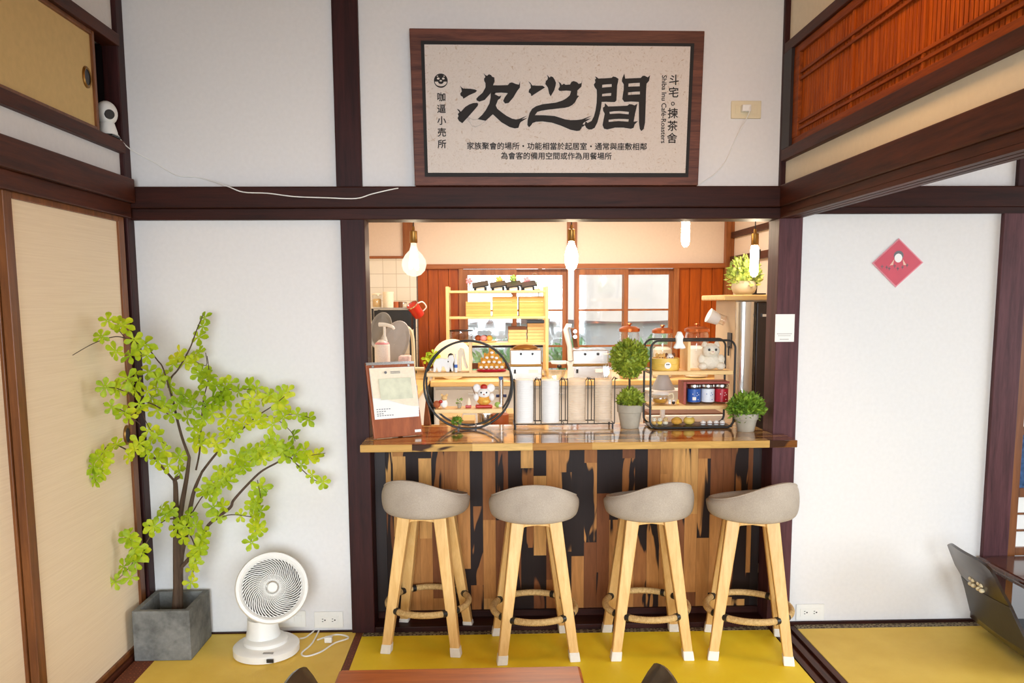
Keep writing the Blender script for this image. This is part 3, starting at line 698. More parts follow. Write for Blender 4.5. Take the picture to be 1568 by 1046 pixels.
MB().lathe([(.1162, .0), (.1162, -.07), (.09, -.095), (.002, -.10)], (0, 0, 0), 48, hm, cap=False).build('shade_lining', plain('fan_shade_grey', RGB(134, 130, 126), .6, .05, 20), fan, True)  # added grey lining, its colour stands in for the shade inside the head
b = MB()
for k in range(48):
    a = 2*PI*k/48; pts = []
    for j in range(7):
        u = j/6; r = .027+u*.089; aa = a+.95*u**1.3
        pts.append(hm @ Vector((r*math.cos(aa), r*math.sin(aa), .006+.012*math.sin(PI*u)-.004*u)))
    b.tube(pts, .0021, 5)
for r in (.052, .115): b.tube([hm @ Vector((r*math.cos(2*PI*k/48), r*math.sin(2*PI*k/48), .004)) for k in range(48)], .0014, 5, True)
b.build('grille', 'white_plastic', fan, True)
MB().lathe([(.001, .004), (.0215, .006), (.0215, .015), (.018, .019), (.001, .0195)], (0, 0, 0), 32, hm).build('hub_cap', 'white_plastic', fan, True)
MB().lathe([(.0218, .006), (.0265, .006), (.0265, .013), (.0235, .017), (.0218, .016)], (0, 0, 0), 32, hm, cap=False).build('hub_ring', 'chrome', fan, True)
for k in range(5):
    a = 2*PI*k/5; b = MB(); vs = []
    for j in range(6):
        r = .022+.082*j/5
        for s_ in (-1, 1):
            aa = a+s_*(.30+.12*j/5)+.25*j/5
            vs.append(hm @ Vector((r*math.cos(aa), r*math.sin(aa), -.03+s_*.010)))
            vs.append(hm @ Vector((r*math.cos(aa), r*math.sin(aa), -.033+s_*.010)))
    fcs = []
    for j in range(5):
        o_ = j*4; fcs += [(o_, o_+2, o_+6, o_+4), (o_+1, o_+5, o_+7, o_+3), (o_, o_+4, o_+5, o_+1), (o_+2, o_+3, o_+7, o_+6)]
    b._add(vs, fcs); b.build('fan_blade', 'grey_plastic', fan, True)
cord = [(-.80, -.12, .02), (-0.784, -0.068, 0.006), (-0.75, 0.036, 0.006), (-0.747, -0.136, 0.006), (-0.769, -0.231, 0.006), (-0.741, -0.263, 0.006), (-0.692, -0.222, 0.006), (-0.654, -0.14, 0.006), (-0.607, -0.096, 0.006), (-0.617, -0.07, 0.007), (-0.661, -0.057, 0.008), (-0.702, -0.088, 0.01), (-0.729, -0.118, 0.012)]
MB().tube(smoothpath(cord, 6), .0034, 7).build('power_cord', 'white_plastic', fan, True)
p_ = Vector((-0.682, -0.12, 0.012))
MB().box(p_.x-.016, p_.x+.016, p_.y-.012, p_.y+.012, .002, .026).build('plug', 'white_plastic', fan, bevel=.004)

# ---------------------------------------------------------------- artificial tree in a square planter
def concrete_planter():
    t = NT('rough_grey_concrete'); n1 = t.noise(t.co(), 9, 6, .65); n2 = t.noise(t.co(), 55, 3)
    c = t.ramp(t.math('ADD', t.math('MULTIPLY', n1, .8), t.math('MULTIPLY', n2, .2)), [(.3, RGB(72, 72, 70)), (.5, RGB(112, 112, 108)), (.72, RGB(142, 141, 136))])
    t.bump(n2, .2, .003); return t.out(c, .85)
M['planter'] = concrete_planter()
tree = thing('potted_tree', 'light green artificial tree in a square grey concrete planter', 'potted tree', (-1.31, -.15, .001))
b = MB(); px0, px1, py0, py1, hgt, w = -1.422, -1.197, -.272, -.03, .207, .022
v = []
for z, k in ((.001, 0), (hgt, 0), (hgt, w), (.05, w)):
    v += [(px0+k, py0+k, z), (px1-k, py0+k, z), (px1-k, py1-k, z), (px0+k, py1-k, z)]
fcs = [(3, 2, 1, 0), (12, 13, 14, 15)]
for j in range(3):
    for i in range(4): fcs.append((j*4+i, j*4+(i+1) % 4, (j+1)*4+(i+1) % 4, (j+1)*4+i))
b._add(v, fcs); b.build('planter', 'planter', tree, bevel=.003)
MB().box(px0+w+.001, px1-w-.001, py0+w+.001, py1-w-.001, .1, .125).build('soil', plain('dark_soil', RGB(52, 46, 40), .95, .3, 60, bump=.6), tree)
M['bark'] = wood('brown_bark', RGB(58, 42, 32), RGB(98, 76, 58), 'z', 2.0, .8)
def leaf_mat():
    t = NT('young_leaf'); n1 = t.noise(t.co(), 7, 2); n2 = t.noise(t.co(), 60, 2)
    c = t.ramp(t.math('ADD', t.math('MULTIPLY', n1, .7), t.math('MULTIPLY', n2, .3)), [(.32, RGB(124, 160, 16)), (.5, RGB(178, 200, 24)), (.68, RGB(226, 224, 44))])
    t.b.inputs['Subsurface Weight'].default_value = 0.0
    t.out(c, .55)
    tr = t.n('ShaderNodeBsdfTranslucent'); t.l(c, tr.inputs[0]); mx = t.n('ShaderNodeMixShader'); mx.inputs[0].default_value = .35
    t.l(t.b.outputs[0], mx.inputs[1]); t.l(tr.outputs[0], mx.inputs[2]); t.l(mx.outputs[0], t.t.nodes['Material Output'].inputs[0])
    return t.m
M['leaf'] = leaf_mat()
def whorl(b, c, R, up):
    # five or six spoon-shaped leaflets round one point
    c = Vector(c); up = Vector(up).normalized(); a = up.orthogonal().normalized(); d = up.cross(a); n = random.choice((5, 5, 6)); ph = random.random()*6.3
    for k in range(n):
        t = ph+2*PI*k/n+random.uniform(-.15, .15); r = R*random.uniform(.85, 1.15)
        u = a*math.cos(t)+d*math.sin(t); s_ = up.cross(u); lift = random.uniform(-.35, .25)
        st = [(0.04, .06, .0), (.3, .13, .05), (.64, .29, .08), (.86, .24, .05), (1.0, .03, -.02)]
        vs = []
        for l_, wd, h in st:
            p = c+u*(r*l_)+up*(r*(h+lift*l_*l_))
            vs += [p-s_*(r*wd)+up*(r*.06), p, p+s_*(r*wd)+up*(r*.06)]
        f = []
        for j in range(4):
            for i in range(2): f.append((j*3+i, j*3+i+1, (j+1)*3+i+1, (j+1)*3+i))
        b._add(vs, f)
def branch(pts, r0, r1, leaves, twigs=()):
    P = smoothpath(pts, 5); n = len(P)
    br = MB().tube(P, [r0+(r1-r0)*i/(n-1) for i in range(n)], 7).build('branch', 'bark', tree, True)
    if twigs:
        b = MB()
        for t in twigs: b.tube(smoothpath(t, 4), .0016, 5)
        b.build('twig', 'bark', br, True)
    if leaves:
        b = MB()
        for p in leaves:
            whorl(b, p, random.uniform(.031, .042), (random.uniform(-.6, .6), random.uniform(-1.1, -.5), random.uniform(-.2, .8)))
        b.build('foliage', 'leaf', br, True)
    return br
# trunk: three stems rising together
base = (-1.30, -.155, .11)
T = MB()
T.tube(smoothpath([base, (-1.279, -0.155, 0.316), (-1.26, -0.155, 0.535), (-1.248, -0.155, 0.602), (-1.221, -0.155, 0.723), (-1.207, -0.155, 0.803)], 5), [.017-.011*i/25 for i in range(26)], 9)
T.tube(smoothpath([(-1.285, -.15, .11), (-1.268, -0.15, 0.369), (-1.241, -0.15, 0.479), (-1.22, -0.15, 0.574), (-1.195, -0.15, 0.668), (-1.162, -0.15, 0.74)], 5), [.016-.011*i/25 for i in range(26)], 9)
T.tube(smoothpath([(-1.29, -.16, .11), (-1.278, -0.16, 0.4), (-1.27, -0.16, 0.563), (-1.262, -0.17, 0.687), (-1.263, -0.17, 0.714), (-1.242, -0.17, 0.727)], 5), [.015-.009*i/25 for i in range(26)], 9)
T.build('trunk', 'bark', tree, True)
branch([(-1.207, -0.155, 0.803), (-1.231, -0.155, 0.881), (-1.246, -0.16, 0.963), (-1.258, -0.16, 1.034), (-1.264, -0.17, 1.085), (-1.261, -0.16, 1.123), (-1.232, -0.15, 1.161), (-1.194, -0.13, 1.235), (-1.18, -0.12, 1.274), (-1.162, -0.12, 1.318), (-1.137, -0.12, 1.372)], .006, .0016,
  [(-1.251, -0.19, 1.098), (-1.283, -0.2, 1.132), (-1.322, -0.22, 1.152), (-1.295, -0.22, 1.088), (-1.307, -0.24, 1.052), (-1.268, -0.22, 1.024), (-1.253, -0.2, 0.985), (-1.287, -0.24, 1.006), (-1.217, -0.2, 1.029), (-1.206, -0.18, 1.055), (-1.24, -0.15, 1.198), (-1.231, -0.13, 1.22), (-1.258, -0.14, 1.176), (-1.173, -0.12, 1.208), (-1.159, -0.12, 1.221), (-1.209, -0.14, 1.181), (-1.183, -0.13, 1.191), (-1.139, -0.12, 1.325), (-1.157, -0.12, 1.281), (-1.129, -0.12, 1.359)],
  [[(-1.181, -0.13, 1.191), (-1.134, -0.12, 1.169), (-1.134, -0.12, 1.221)]])
branch([(-1.252, -0.17, 1.017), (-1.256, -0.24, 1.161), (-1.262, -0.28, 1.202), (-1.281, -0.34, 1.26), (-1.316, -0.42, 1.293), (-1.333, -0.48, 1.3), (-1.379, -0.53, 1.28), (-1.439, -0.56, 1.241)], .0032, .0012,
  [(-1.339, -0.5, 1.358), (-1.31, -0.45, 1.341), (-1.33, -0.43, 1.343), (-1.346, -0.54, 1.303), (-1.286, -0.42, 1.288), (-1.264, -0.38, 1.267), (-1.334, -0.46, 1.248), (-1.301, -0.42, 1.229), (-1.265, -0.36, 1.225), (-1.274, -0.26, 1.13), (-1.278, -0.4, 1.249)],
  [[(-1.316, -0.42, 1.293), (-1.325, -0.44, 1.317), (-1.333, -0.46, 1.344)]])
branch([(-1.258, -0.17, 0.965), (-1.283, -0.26, 1.024), (-1.301, -0.36, 1.061), (-1.335, -0.44, 1.107), (-1.363, -0.48, 1.123)], .003, .0012,
  [(-1.367, -0.49, 1.124), (-1.342, -0.46, 1.116), (-1.34, -0.44, 1.105), (-1.31, -0.42, 1.117), (-1.298, -0.4, 1.105), (-1.307, -0.44, 1.147), (-1.294, -0.38, 1.122), (-1.281, -0.34, 1.088), (-1.353, -0.48, 1.05), (-1.328, -0.44, 1.023), (-1.317, -0.42, 1.006), (-1.295, -0.38, 1.025), (-1.302, -0.37, 1.048), (-1.301, -0.3, 0.934), (-1.281, -0.28, 0.91), (-1.275, -0.24, 0.846)],
  [[(-1.302, -0.37, 0.969), (-1.328, -0.44, 1.028), (-1.378, -0.49, 1.064)], [(-1.299, -0.37, 1.023), (-1.293, -0.28, 0.918), (-1.26, -0.2, 0.849)]])
branch([(-1.263, -0.17, 0.706), (-1.286, -0.24, 0.784), (-1.298, -0.32, 0.849), (-1.337, -0.38, 0.868), (-1.387, -0.43, 0.907), (-1.424, -0.45, 0.85), (-1.452, -0.46, 0.772)], .005, .0012,
  [(-1.318, -0.4, 0.881), (-1.307, -0.38, 0.897), (-1.335, -0.4, 0.852), (-1.289, -0.34, 0.855), (-1.29, -0.36, 0.878), (-1.281, -0.28, 0.82), (-1.266, -0.22, 0.782), (-1.364, -0.44, 0.903), (-1.398, -0.46, 0.883), (-1.418, -0.46, 0.859), (-1.396, -0.45, 0.847), (-1.437, -0.47, 0.83), (-1.414, -0.46, 0.816), (-1.434, -0.47, 0.796), (-1.437, -0.46, 0.782), (-1.244, -0.16, 0.805), (-1.244, -0.16, 0.746)])
branch([(-1.185, -0.15, 0.749), (-1.166, -0.15, 0.829), (-1.148, -0.16, 0.963), (-1.133, -0.17, 1.042), (-1.108, -0.17, 1.133), (-1.115, -0.16, 1.21)], .004, .0014,
  [(-1.099, -0.2, 1.103), (-1.103, -0.2, 1.131), (-1.074, -0.2, 1.097), (-1.134, -0.2, 1.072), (-1.142, -0.18, 1.142), (-1.082, -0.2, 1.046), (-1.109, -0.22, 1.028), (-1.085, -0.22, 0.991), (-1.119, -0.22, 0.971), (-1.165, -0.2, 1.007), (-1.187, -0.2, 0.969), (-1.164, -0.2, 0.929), (-1.14, -0.22, 0.909), (-1.181, -0.18, 1.039), (-1.142, -0.2, 0.864), (-1.168, -0.18, 0.876), (-1.065, -0.2, 1.025), (-1.133, -0.17, 1.154)])
branch([(-1.138, -0.16, 1.002), (-1.084, -0.16, 1.057), (-1.051, -0.15, 1.071), (-1.017, -0.14, 1.075), (-0.953, -0.14, 1.072)], .0026, .0011,
  [(-1.037, -0.14, 1.099), (-1.047, -0.16, 1.088), (-1.002, -0.14, 1.064), (-0.96, -0.13, 1.084), (-0.934, -0.13, 1.078), (-1.061, -0.17, 1.047), (-1.046, -0.16, 1.041)])
branch([(-1.162, -0.15, 0.74), (-1.114, -0.16, 0.798), (-1.057, -0.17, 0.858), (-0.989, -0.18, 0.914), (-0.922, -0.18, 0.971), (-0.853, -0.17, 1.016), (-0.795, -0.16, 1.065)], .0055, .0012,
  [(-1.105, -0.2, 0.884), (-1.076, -0.22, 0.867), (-1.059, -0.22, 0.846), (-1.045, -0.2, 0.91), (-1.026, -0.22, 0.892), (-1.016, -0.2, 0.931), (-1.001, -0.2, 0.909), (-0.974, -0.2, 0.941), (-0.977, -0.18, 1.006), (-0.943, -0.2, 1), (-0.957, -0.2, 0.982), (-0.922, -0.2, 0.953), (-0.902, -0.2, 0.961), (-0.886, -0.17, 1.04), (-0.875, -0.17, 1.051), (-0.821, -0.16, 1.057), (-0.805, -0.16, 1.067), (-0.836, -0.17, 0.993), (-0.819, -0.18, 0.962), (-0.767, -0.16, 0.97), (-0.728, -0.15, 0.952), (-0.843, -0.17, 1.027), (-0.786, -0.16, 0.885), (-0.94, -0.18, 1.037), (-0.859, -0.19, 0.938), (-1.034, -0.2, 0.967), (-0.823, -0.16, 1.007)],
  [[(-0.922, -0.18, 0.971), (-0.858, -0.17, 0.961), (-0.798, -0.16, 0.906), (-0.781, -0.16, 0.864)], [(-0.858, -0.17, 0.961), (-0.782, -0.16, 0.975), (-0.72, -0.15, 0.957)]])
branch([(-1.267, -0.155, 0.343), (-1.214, -0.17, 0.4), (-1.159, -0.18, 0.489), (-1.124, -0.19, 0.54), (-1.041, -0.2, 0.603), (-1.024, -0.2, 0.635), (-0.972, -0.19, 0.693), (-0.916, -0.18, 0.746), (-0.852, -0.17, 0.781), (-0.814, -0.16, 0.805), (-0.779, -0.15, 0.766), (-0.723, -0.14, 0.706), (-0.686, -0.14, 0.692)], .0085, .0011,
  [(-0.998, -0.2, 0.81), (-0.978, -0.2, 0.794), (-0.952, -0.22, 0.834), (-0.928, -0.22, 0.813), (-0.909, -0.22, 0.839), (-0.883, -0.22, 0.854), (-0.863, -0.22, 0.828), (-0.897, -0.22, 0.807), (-0.847, -0.22, 0.849), (-0.825, -0.2, 0.829), (-0.841, -0.2, 0.866), (-0.872, -0.2, 0.871), (-0.809, -0.18, 0.836), (-0.82, -0.18, 0.809), (-0.783, -0.16, 0.813), (-0.743, -0.16, 0.826), (-0.733, -0.15, 0.792), (-0.761, -0.15, 0.765), (-0.698, -0.14, 0.803), (-0.681, -0.14, 0.692), (-0.725, -0.14, 0.72), (-1.025, -0.2, 0.768), (-0.982, -0.2, 0.767), (-0.714, -0.14, 0.801)],
  [[(-0.814, -0.16, 0.805), (-0.738, -0.15, 0.803), (-0.667, -0.14, 0.811)]])
branch([(-1.212, -0.16, 0.563), (-1.15, -0.19, 0.65), (-1.107, -0.2, 0.679), (-1.053, -0.2, 0.718), (-1.012, -0.2, 0.77)], .003, .0012,
  [(-1.143, -0.2, 0.674), (-1.115, -0.2, 0.663), (-1.086, -0.22, 0.699), (-1.06, -0.22, 0.725), (-1.046, -0.22, 0.741), (-1.113, -0.2, 0.705), (-1.034, -0.22, 0.714), (-1.018, -0.2, 0.752), (-1.075, -0.2, 0.752), (-1.125, -0.2, 0.684), (-1.091, -0.2, 0.572), (-1.107, -0.2, 0.609), (-1.066, -0.2, 0.612)])
branch([(-1.124, -0.19, 0.54), (-1.05, -0.2, 0.574), (-0.982, -0.2, 0.57), (-0.936, -0.2, 0.554), (-0.946, -0.2, 0.503), (-0.964, -0.2, 0.46)], .0024, .001,
  [(-0.998, -0.2, 0.571), (-0.947, -0.2, 0.602), (-0.931, -0.21, 0.626), (-0.917, -0.2, 0.588), (-0.941, -0.21, 0.572), (-0.945, -0.2, 0.527), (-0.93, -0.2, 0.516), (-0.961, -0.2, 0.46), (-0.915, -0.19, 0.687), (-0.927, -0.19, 0.669), (-0.946, -0.2, 0.634)],
  [[(-0.936, -0.2, 0.57), (-0.917, -0.2, 0.636), (-0.93, -0.19, 0.714)]])
branch([(-1.255, -0.18, 0.558), (-1.293, -0.22, 0.561), (-1.319, -0.27, 0.528), (-1.347, -0.3, 0.477), (-1.376, -0.32, 0.431), (-1.415, -0.34, 0.381), (-1.457, -0.35, 0.352)], .003, .001,
  [(-1.289, -0.25, 0.614), (-1.272, -0.25, 0.593), (-1.26, -0.24, 0.606), (-1.326, -0.28, 0.544), (-1.311, -0.28, 0.554), (-1.382, -0.33, 0.518), (-1.363, -0.32, 0.483), (-1.342, -0.32, 0.462), (-1.375, -0.33, 0.461), (-1.367, -0.33, 0.429), (-1.404, -0.35, 0.416), (-1.386, -0.34, 0.371), (-1.437, -0.36, 0.36), (-1.391, -0.33, 0.528)])
branch([(-1.227, -0.17, 0.511), (-1.192, -0.2, 0.466), (-1.181, -0.21, 0.415), (-1.195, -0.21, 0.347), (-1.21, -0.21, 0.301)], .003, .001,
  [(-1.237, -0.2, 0.547), (-1.213, -0.22, 0.531), (-1.251, -0.2, 0.526), (-1.222, -0.22, 0.493), (-1.178, -0.2, 0.533), (-1.148, -0.2, 0.513), (-1.17, -0.22, 0.45), (-1.161, -0.22, 0.439), (-1.182, -0.22, 0.418), (-1.179, -0.22, 0.385), (-1.193, -0.22, 0.359), (-1.201, -0.22, 0.305), (-1.16, -0.21, 0.468), (-1.206, -0.19, 0.571), (-1.155, -0.2, 0.487)])

# ---------------------------------------------------------------- legless chairs and low tables
def shell_mat():
    t = NT('glossy_dark_shell'); f = t.noise(t.mapping((1, 1, 10)), 5, 4)
    return t.out(t.ramp(f, [(.3, RGB(30, 20, 14)), (.7, RGB(52, 36, 26))]), .28, 0, .5, .25)
M['shell'] = shell_mat()
M['shell_grey'] = plain('matt_grey_band', RGB(62, 58, 54), .5, .06, 40)
def slab(b, rows, th):
    # a sheet of rows of points, given a thickness along its normal
    R, C = len(rows), len(rows[0]); G = [[Vector(p) for p in r] for r in rows]; back = []
    for i in range(R):
        l_ = []
        for j in range(C):
            du = G[min(i+1, R-1)][j]-G[max(i-1, 0)][j]; dv = G[i][min(j+1, C-1)]-G[i][max(j-1, 0)]
            l_.append(G[i][j]+du.cross(dv).normalized()*th)
        back.append(l_)
    v = [p for r in G for p in r]+[p for r in back for p in r]; N = R*C; f = []
    for i in range(R-1):
        for j in range(C-1):
            a = i*C+j; f += [(a, a+1, a+C+1, a+C), (N+a, N+a+C, N+a+C+1, N+a+1)]
    for i in range(R-1): f += [(i*C, i*C+C, N+i*C+C, N+i*C), (i*C+C-1, N+i*C+C-1, N+i*C+2*C-1, i*C+2*C-1)]
    for j in range(C-1): f += [(j, N+j, N+j+1, j+1), ((R-1)*C+j, (R-1)*C+j+1, N+(R-1)*C+j+1, N+(R-1)*C+j)]
    b._add(v, f); return b
def floor_chair(label, loc, rz, group):
    # one bent sheet: seat on the floor, back leaning away; built facing +y, back towards -y
    r = thing('legless_chair', label, 'floor chair', (0, 0, 0), group)
    prof = [(.27, .030, .215), (.18, .022, .225), (.08, .020, .232), (.02, .026, .235), (-.03, .05, .233), (-.055, .09, .222), (-.075, .14, .208), (-.10, .20, .190), (-.125, .26, .178), (-.155, .32, .178), (-.185, .382, .170), (-.20, .41, .160), (-.205, .418, .145)]
    rows = []
    for (y, z, hw) in prof:
        row = []
        for k in range(13):
            u = -1+2*k/12
            row.append((hw*u, y+.018*(u*u)*(1 if z > .06 else 0), z-.012*(abs(u)**6 if z > .3 else 0)+(.008 if z < .06 else 0)*u*u))
        rows.append(row)
    slab(MB(), rows[:6], .011).build('seat', 'shell', r, True)
    b = slab(MB(), rows[5:], .011); bk = b.build('backrest', 'shell', r, True)
    low = [[(x*1.004, y-.0014, z-.0006) for x, y, z in row] for row in rows[5:9]]
    slab(MB(), low, .001).build('grey_band', 'shell_grey', bk, True)
    for s_ in (-1, 1):
        b = MB()
        for dx, dz in ((-.011, .011), (.011, .011), (-.011, -.011), (.011, -.011)):
            c = Vector((s_*.030+dx, -.139-.0, .285+dz)); b.ball(c, .009, .012, .009, 12)
        b.build('grip_hole', 'ivory_plastic', bk, True)
    return r, loc, rz
def seat_down(q):
    r, loc, rz = q; r.location = loc; r.rotation_euler = (0, 0, rz); return r
q = floor_chair('dark glossy legless chair leaning back at the right edge by the low table', (2.078, -.335, .0006), -PI/2-.06, 'legless chairs')
c = q[0]
MB().box(-.19, .19, .0, .26, .034, .075).build('cushion', plain('charcoal_cushion', RGB(70, 72, 76), .9, .1, 90, bump=.3), c, bevel=.015)
seat_down(q)
seat_down(floor_chair('dark legless chair tip poking up left of the low table in front', (-.345, -1.385, .0006), -PI/2, 'legless chairs'))
seat_down(floor_chair('dark legless chair tip poking up right of the low table in front', (.285, -1.40, .0006), PI/2, 'legless chairs'))
def low_table(label, x0, x1, y0, y1, h, mat, legs):
    t = thing('low_table', label, 'low table', ((x0+x1)/2, (y0+y1)/2, 0))
    MB().box(x0, x1, y0, y1, h-.028, h).build('tabletop', mat, t, bevel=.01)
    MB().box(x0+.05, x1-.05, y0+.02, y1-.02, h-.06, h-.028).build('apron', mat, t)
    for x, y in legs: MB().beam((x, y, .0005), (x, y, h-.03), .04, .04, .05, .05).build('leg', mat, t)
    return t
lt = low_table('glossy red-brown low wooden table in the foreground', -.455, .268, -1.95, -1.083, .33, 'table', ((-.40, -1.11), (.21, -1.11), (-.40, -1.90), (.21, -1.90)))
low_table('glossy dark brown low table by the right-hand post', 2.12, 2.95, -.40, -.028, .305, 'table_dark', ((2.62, -.34), (2.88, -.34), (2.62, -.08), (2.88, -.08)))
# lattice window right of the far post
w = struct(MB().box(2.262, 2.30, -.012, .03, -.03, 1.77).box(2.80, 2.84, -.012, .03, -.03, 1.77).box(2.30, 2.80, -.012, .03, .56, .60).box(2.30, 2.80, -.012, .03, .835, .87).box(2.30, 2.80, -.012, .03, .30, .335).build('window_1', 'stile', bevel=.002))
MB().box(2.30, 2.80, .002, .006, .60, .835).build('glass_pane', plain('deep_blue_glass', RGB(58, 84, 120), .15, .5, 40), w)
MB().box(2.30, 2.80, .004, .007, .335, .56).box(2.30, 2.80, .004, .007, .87, 1.77).build('paper_pane', 'paper', w)
b = MB()
for z in (.41, .485, .96, 1.04, 1.12, 1.2, 1.28, 1.36, 1.44, 1.52, 1.6, 1.68): b.box(2.30, 2.80, -.006, .004, z-.004, z+.004)
for x in (2.42, 2.54, 2.66): b.box(x-.004, x+.004, -.004, .004, .335, .56).box(x-.004, x+.004, -.004, .004, .87, 1.77)
b.build('lattice', 'stile', w)

# ---------------------------------------------------------------- kitchen shell
def tile_mat():
    t = NT('white_wall_tile'); br = t.n('ShaderNodeTexBrick'); sw = t.n('ShaderNodeSeparateXYZ'); t.l(t.co(), sw.inputs[0])
    cb = t.n('ShaderNodeCombineXYZ'); t.l(t.math('ADD', sw.outputs[0], sw.outputs[1]), cb.inputs[0]); t.l(sw.outputs[2], cb.inputs[1]); t.l(cb.outputs[0], br.inputs['Vector'])
    br.offset = 0; br.inputs['Scale'].default_value = 1; br.inputs['Brick Width'].default_value = .11; br.inputs['Row Height'].default_value = .11; br.inputs['Mortar Size'].default_value = .0025
    br.inputs['Color1'].default_value = RGB(240, 234, 218); br.inputs['Color2'].default_value = RGB(236, 230, 212); br.inputs['Mortar'].default_value = RGB(206, 196, 174)
    return t.out(br.outputs['Color'], .2)
M['tile'] = tile_mat()
S('wall_kitchen_back', 'plaster_kitchen', (-1.05, 2.1, 3.42, 3.5, 1.715, 2.56), (-1.05, -.24, 3.44, 3.5, -.06, 1.72), (1.59, 2.1, 3.44, 3.5, -.06, 1.72), (-.24, 1.6, 3.44, 3.5, -.06, .84))
S('wall_kitchen_tile', 'tile', (-1.02, -.592, 3.395, 3.44, .8, 1.775), (-1.03, -1.0, .16, 3.395, .8, 1.775))
S('wall_kitchen_left', 'plaster_kitchen', (-1.06, -1.025, .1, 3.44, -.06, 2.56))
S('wall_kitchen_right', 'plaster_kitchen', (2.035, 2.12, .1, 3.44, -.06, 2.56))
S('trim_21', 'frame_wood_x', (-.60, 2.035, 3.375, 3.42, 1.688, 1.727), bevel=.003)
S('trim_22', 'frame_wood', (-.696, -.603, 3.39, 3.43, 1.775, 2.52), bevel=.003)
S('trim_23', 'frame_wood', (.655, .735, 3.39, 3.43, 1.727, 2.52), bevel=.003)
S('trim_24', 'frame_wood', (1.965, 2.035, 3.36, 3.43, -.06, 2.52), bevel=.003)
S('trim_25', 'frame_wood_x', (-1.02, -.696, 3.385, 3.40, 1.775, 1.795))
S('trim_26', 'beam_y', (2.0, 2.04, .1, 3.36, 1.725, 1.778), (2.005, 2.04, .1, 3.36, 1.93, 1.975))
# plank shutter boxes either side of the kitchen windows
for nm, x0, x1, n in (('trim_27', -.583, -.242, 4), ('trim_28', 1.585, 1.962, 4)):
    b = MB(); w_ = (x1-x0)/n
    for k in range(n): b.box(x0+k*w_+.0015, x0+(k+1)*w_-.0015, 3.405-.004*(k % 2), 3.43, .80, 1.688)
    struct(b.build(nm, 'red_wood', bevel=.002))
S('trim_29', 'frame_wood', (-.242, -.205, 3.38, 3.44, .80, 1.688), (.655, .662, 3.39, 3.44, .80, 1.688), (.715, .72, 3.39, 3.44, .8, 1.688), (1.545, 1.585, 3.38, 3.44, .80, 1.688))
def sash(n, x0, x1, y, muntins, z0=.86, z1=1.686, st=.036):
    b = MB().box(x0, x0+st, y-.012, y+.012, z0, z1).box(x1-st, x1, y-.012, y+.012, z0, z1).box(x0+st, x1-st, y-.012, y+.012, z1-.05, z1).box(x0+st, x1-st, y-.012, y+.012, z0, z0+.05)
    for z in muntins: b.box(x0+st, x1-st, y-.008, y+.008, z-.008, z+.008)
    w = struct(b.build('window_%d' % n, 'frame_wood'))
    MB().box(x0+st*.6, x1-st*.6, y-.0015, y+.0015, z0+.03, z1-.03).build('glass_pane', 'glass', w)
sash(2, -.205, .235, 3.405, (1.345, 1.045)); sash(3, .19, .655, 3.435, (1.345, 1.045))
sash(4, .72, 1.165, 3.405, (1.345, 1.045)); sash(5, 1.12, 1.548, 3.435, (1.345, 1.045))

# ---------------------------------------------------------------- garden outside the kitchen windows
M['lawn'] = plain('garden_ground', RGB(150, 150, 120), .9, .2, 3)
S('ground_outside', 'lawn', (-9, 11, 3.5, 22, -.5, -.4))
def tuft(b, c, rx, ry, rz, n, size, lo=-1.0, shell=.75):
    c = Vector(c)
    for _ in range(n):
        while True:
            d = Vector((random.uniform(-1, 1), random.uniform(-1, 1), random.uniform(lo, 1)))
            if .05 < d.length <= 1: break
        d = d.normalized()*(shell+(1-shell)*random.random())
        p = c+Vector((d.x*rx, d.y*ry, d.z*rz)); u = (d+Vector((random.uniform(-.7, .7), random.uniform(-.7, .7), random.uniform(-.3, .9)))).normalized()
        w = u.orthogonal().normalized(); w = Matrix.Rotation(random.random()*6.28, 3, u) @ w; l_ = size*random.uniform(.7, 1.3)
        b._add([p-u*l_*.2, p+w*l_*.32+u*l_*.35, p+u*l_, p-w*l_*.32+u*l_*.35], [(0, 1, 2, 3)])
    return b
def leafmat(name, a, b_):
    t = NT(name); f = t.noise(t.co(), 40, 3); return t.out(t.ramp(f, [(.3, a), (.7, b_)]), .6)
M['bush'] = leafmat('garden_bush_leaf', RGB(70, 120, 70), RGB(140, 180, 130))
for x, y, r, lab in ((.9, 5.25, .36, 'leafy garden bush seen low through the kitchen window left of the middle stile'), (1.8, 5.3, .42, 'tall garden bush behind the right kitchen window pane'), (.1, 5.3, .34, 'garden bush behind the kitchen window beside the wooden rack')):
    t = thing('garden_bush', lab, 'bush', (x, y, -.4), 'garden bushes')
    b = tuft(MB(), (x, y, .42), r, .4, .62, 900, .09, -1, .5); b.build('foliage', 'bush', t)
    MB().cyl((x, y, -.4), (x, y, .4), .03, .02, 8).build('stem', 'bark', t)
bn = thing('garden_banner', 'pale cloth banner hanging outside behind the right kitchen windows', 'banner', (1.2, 4.5, 1.3))
P = [[(.55+1.6*u/12, 4.5+.02*math.sin(u*1.3), 1.86-.6*v/4-.04*math.sin(PI*u/12)) for v in range(5)] for u in range(13)]
slab(MB(), P, .003).build('cloth', plain('pale_banner_cloth', RGB(226, 224, 226), .9, .03, 8), bn, True)
b = MB().cyl((.5, 4.5, -.4), (.5, 4.5, 1.95), .02, seg=10); b.build('pole', 'grey_plastic', bn)
b = MB().cyl((2.2, 4.5, -.4), (2.2, 4.5, 1.95), .02, seg=10); b.build('pole', 'grey_plastic', bn)
gw = thing('garden_wall', 'grey boundary wall with a dark coping beyond the garden bushes', 'garden wall', (1, 6.6, -.4))
MB().box(-4, 6, 6.6, 6.75, -.4, 1.15).build('wall_body', plain('garden_wall_render', RGB(168, 168, 172), .9, .06, 4), gw)
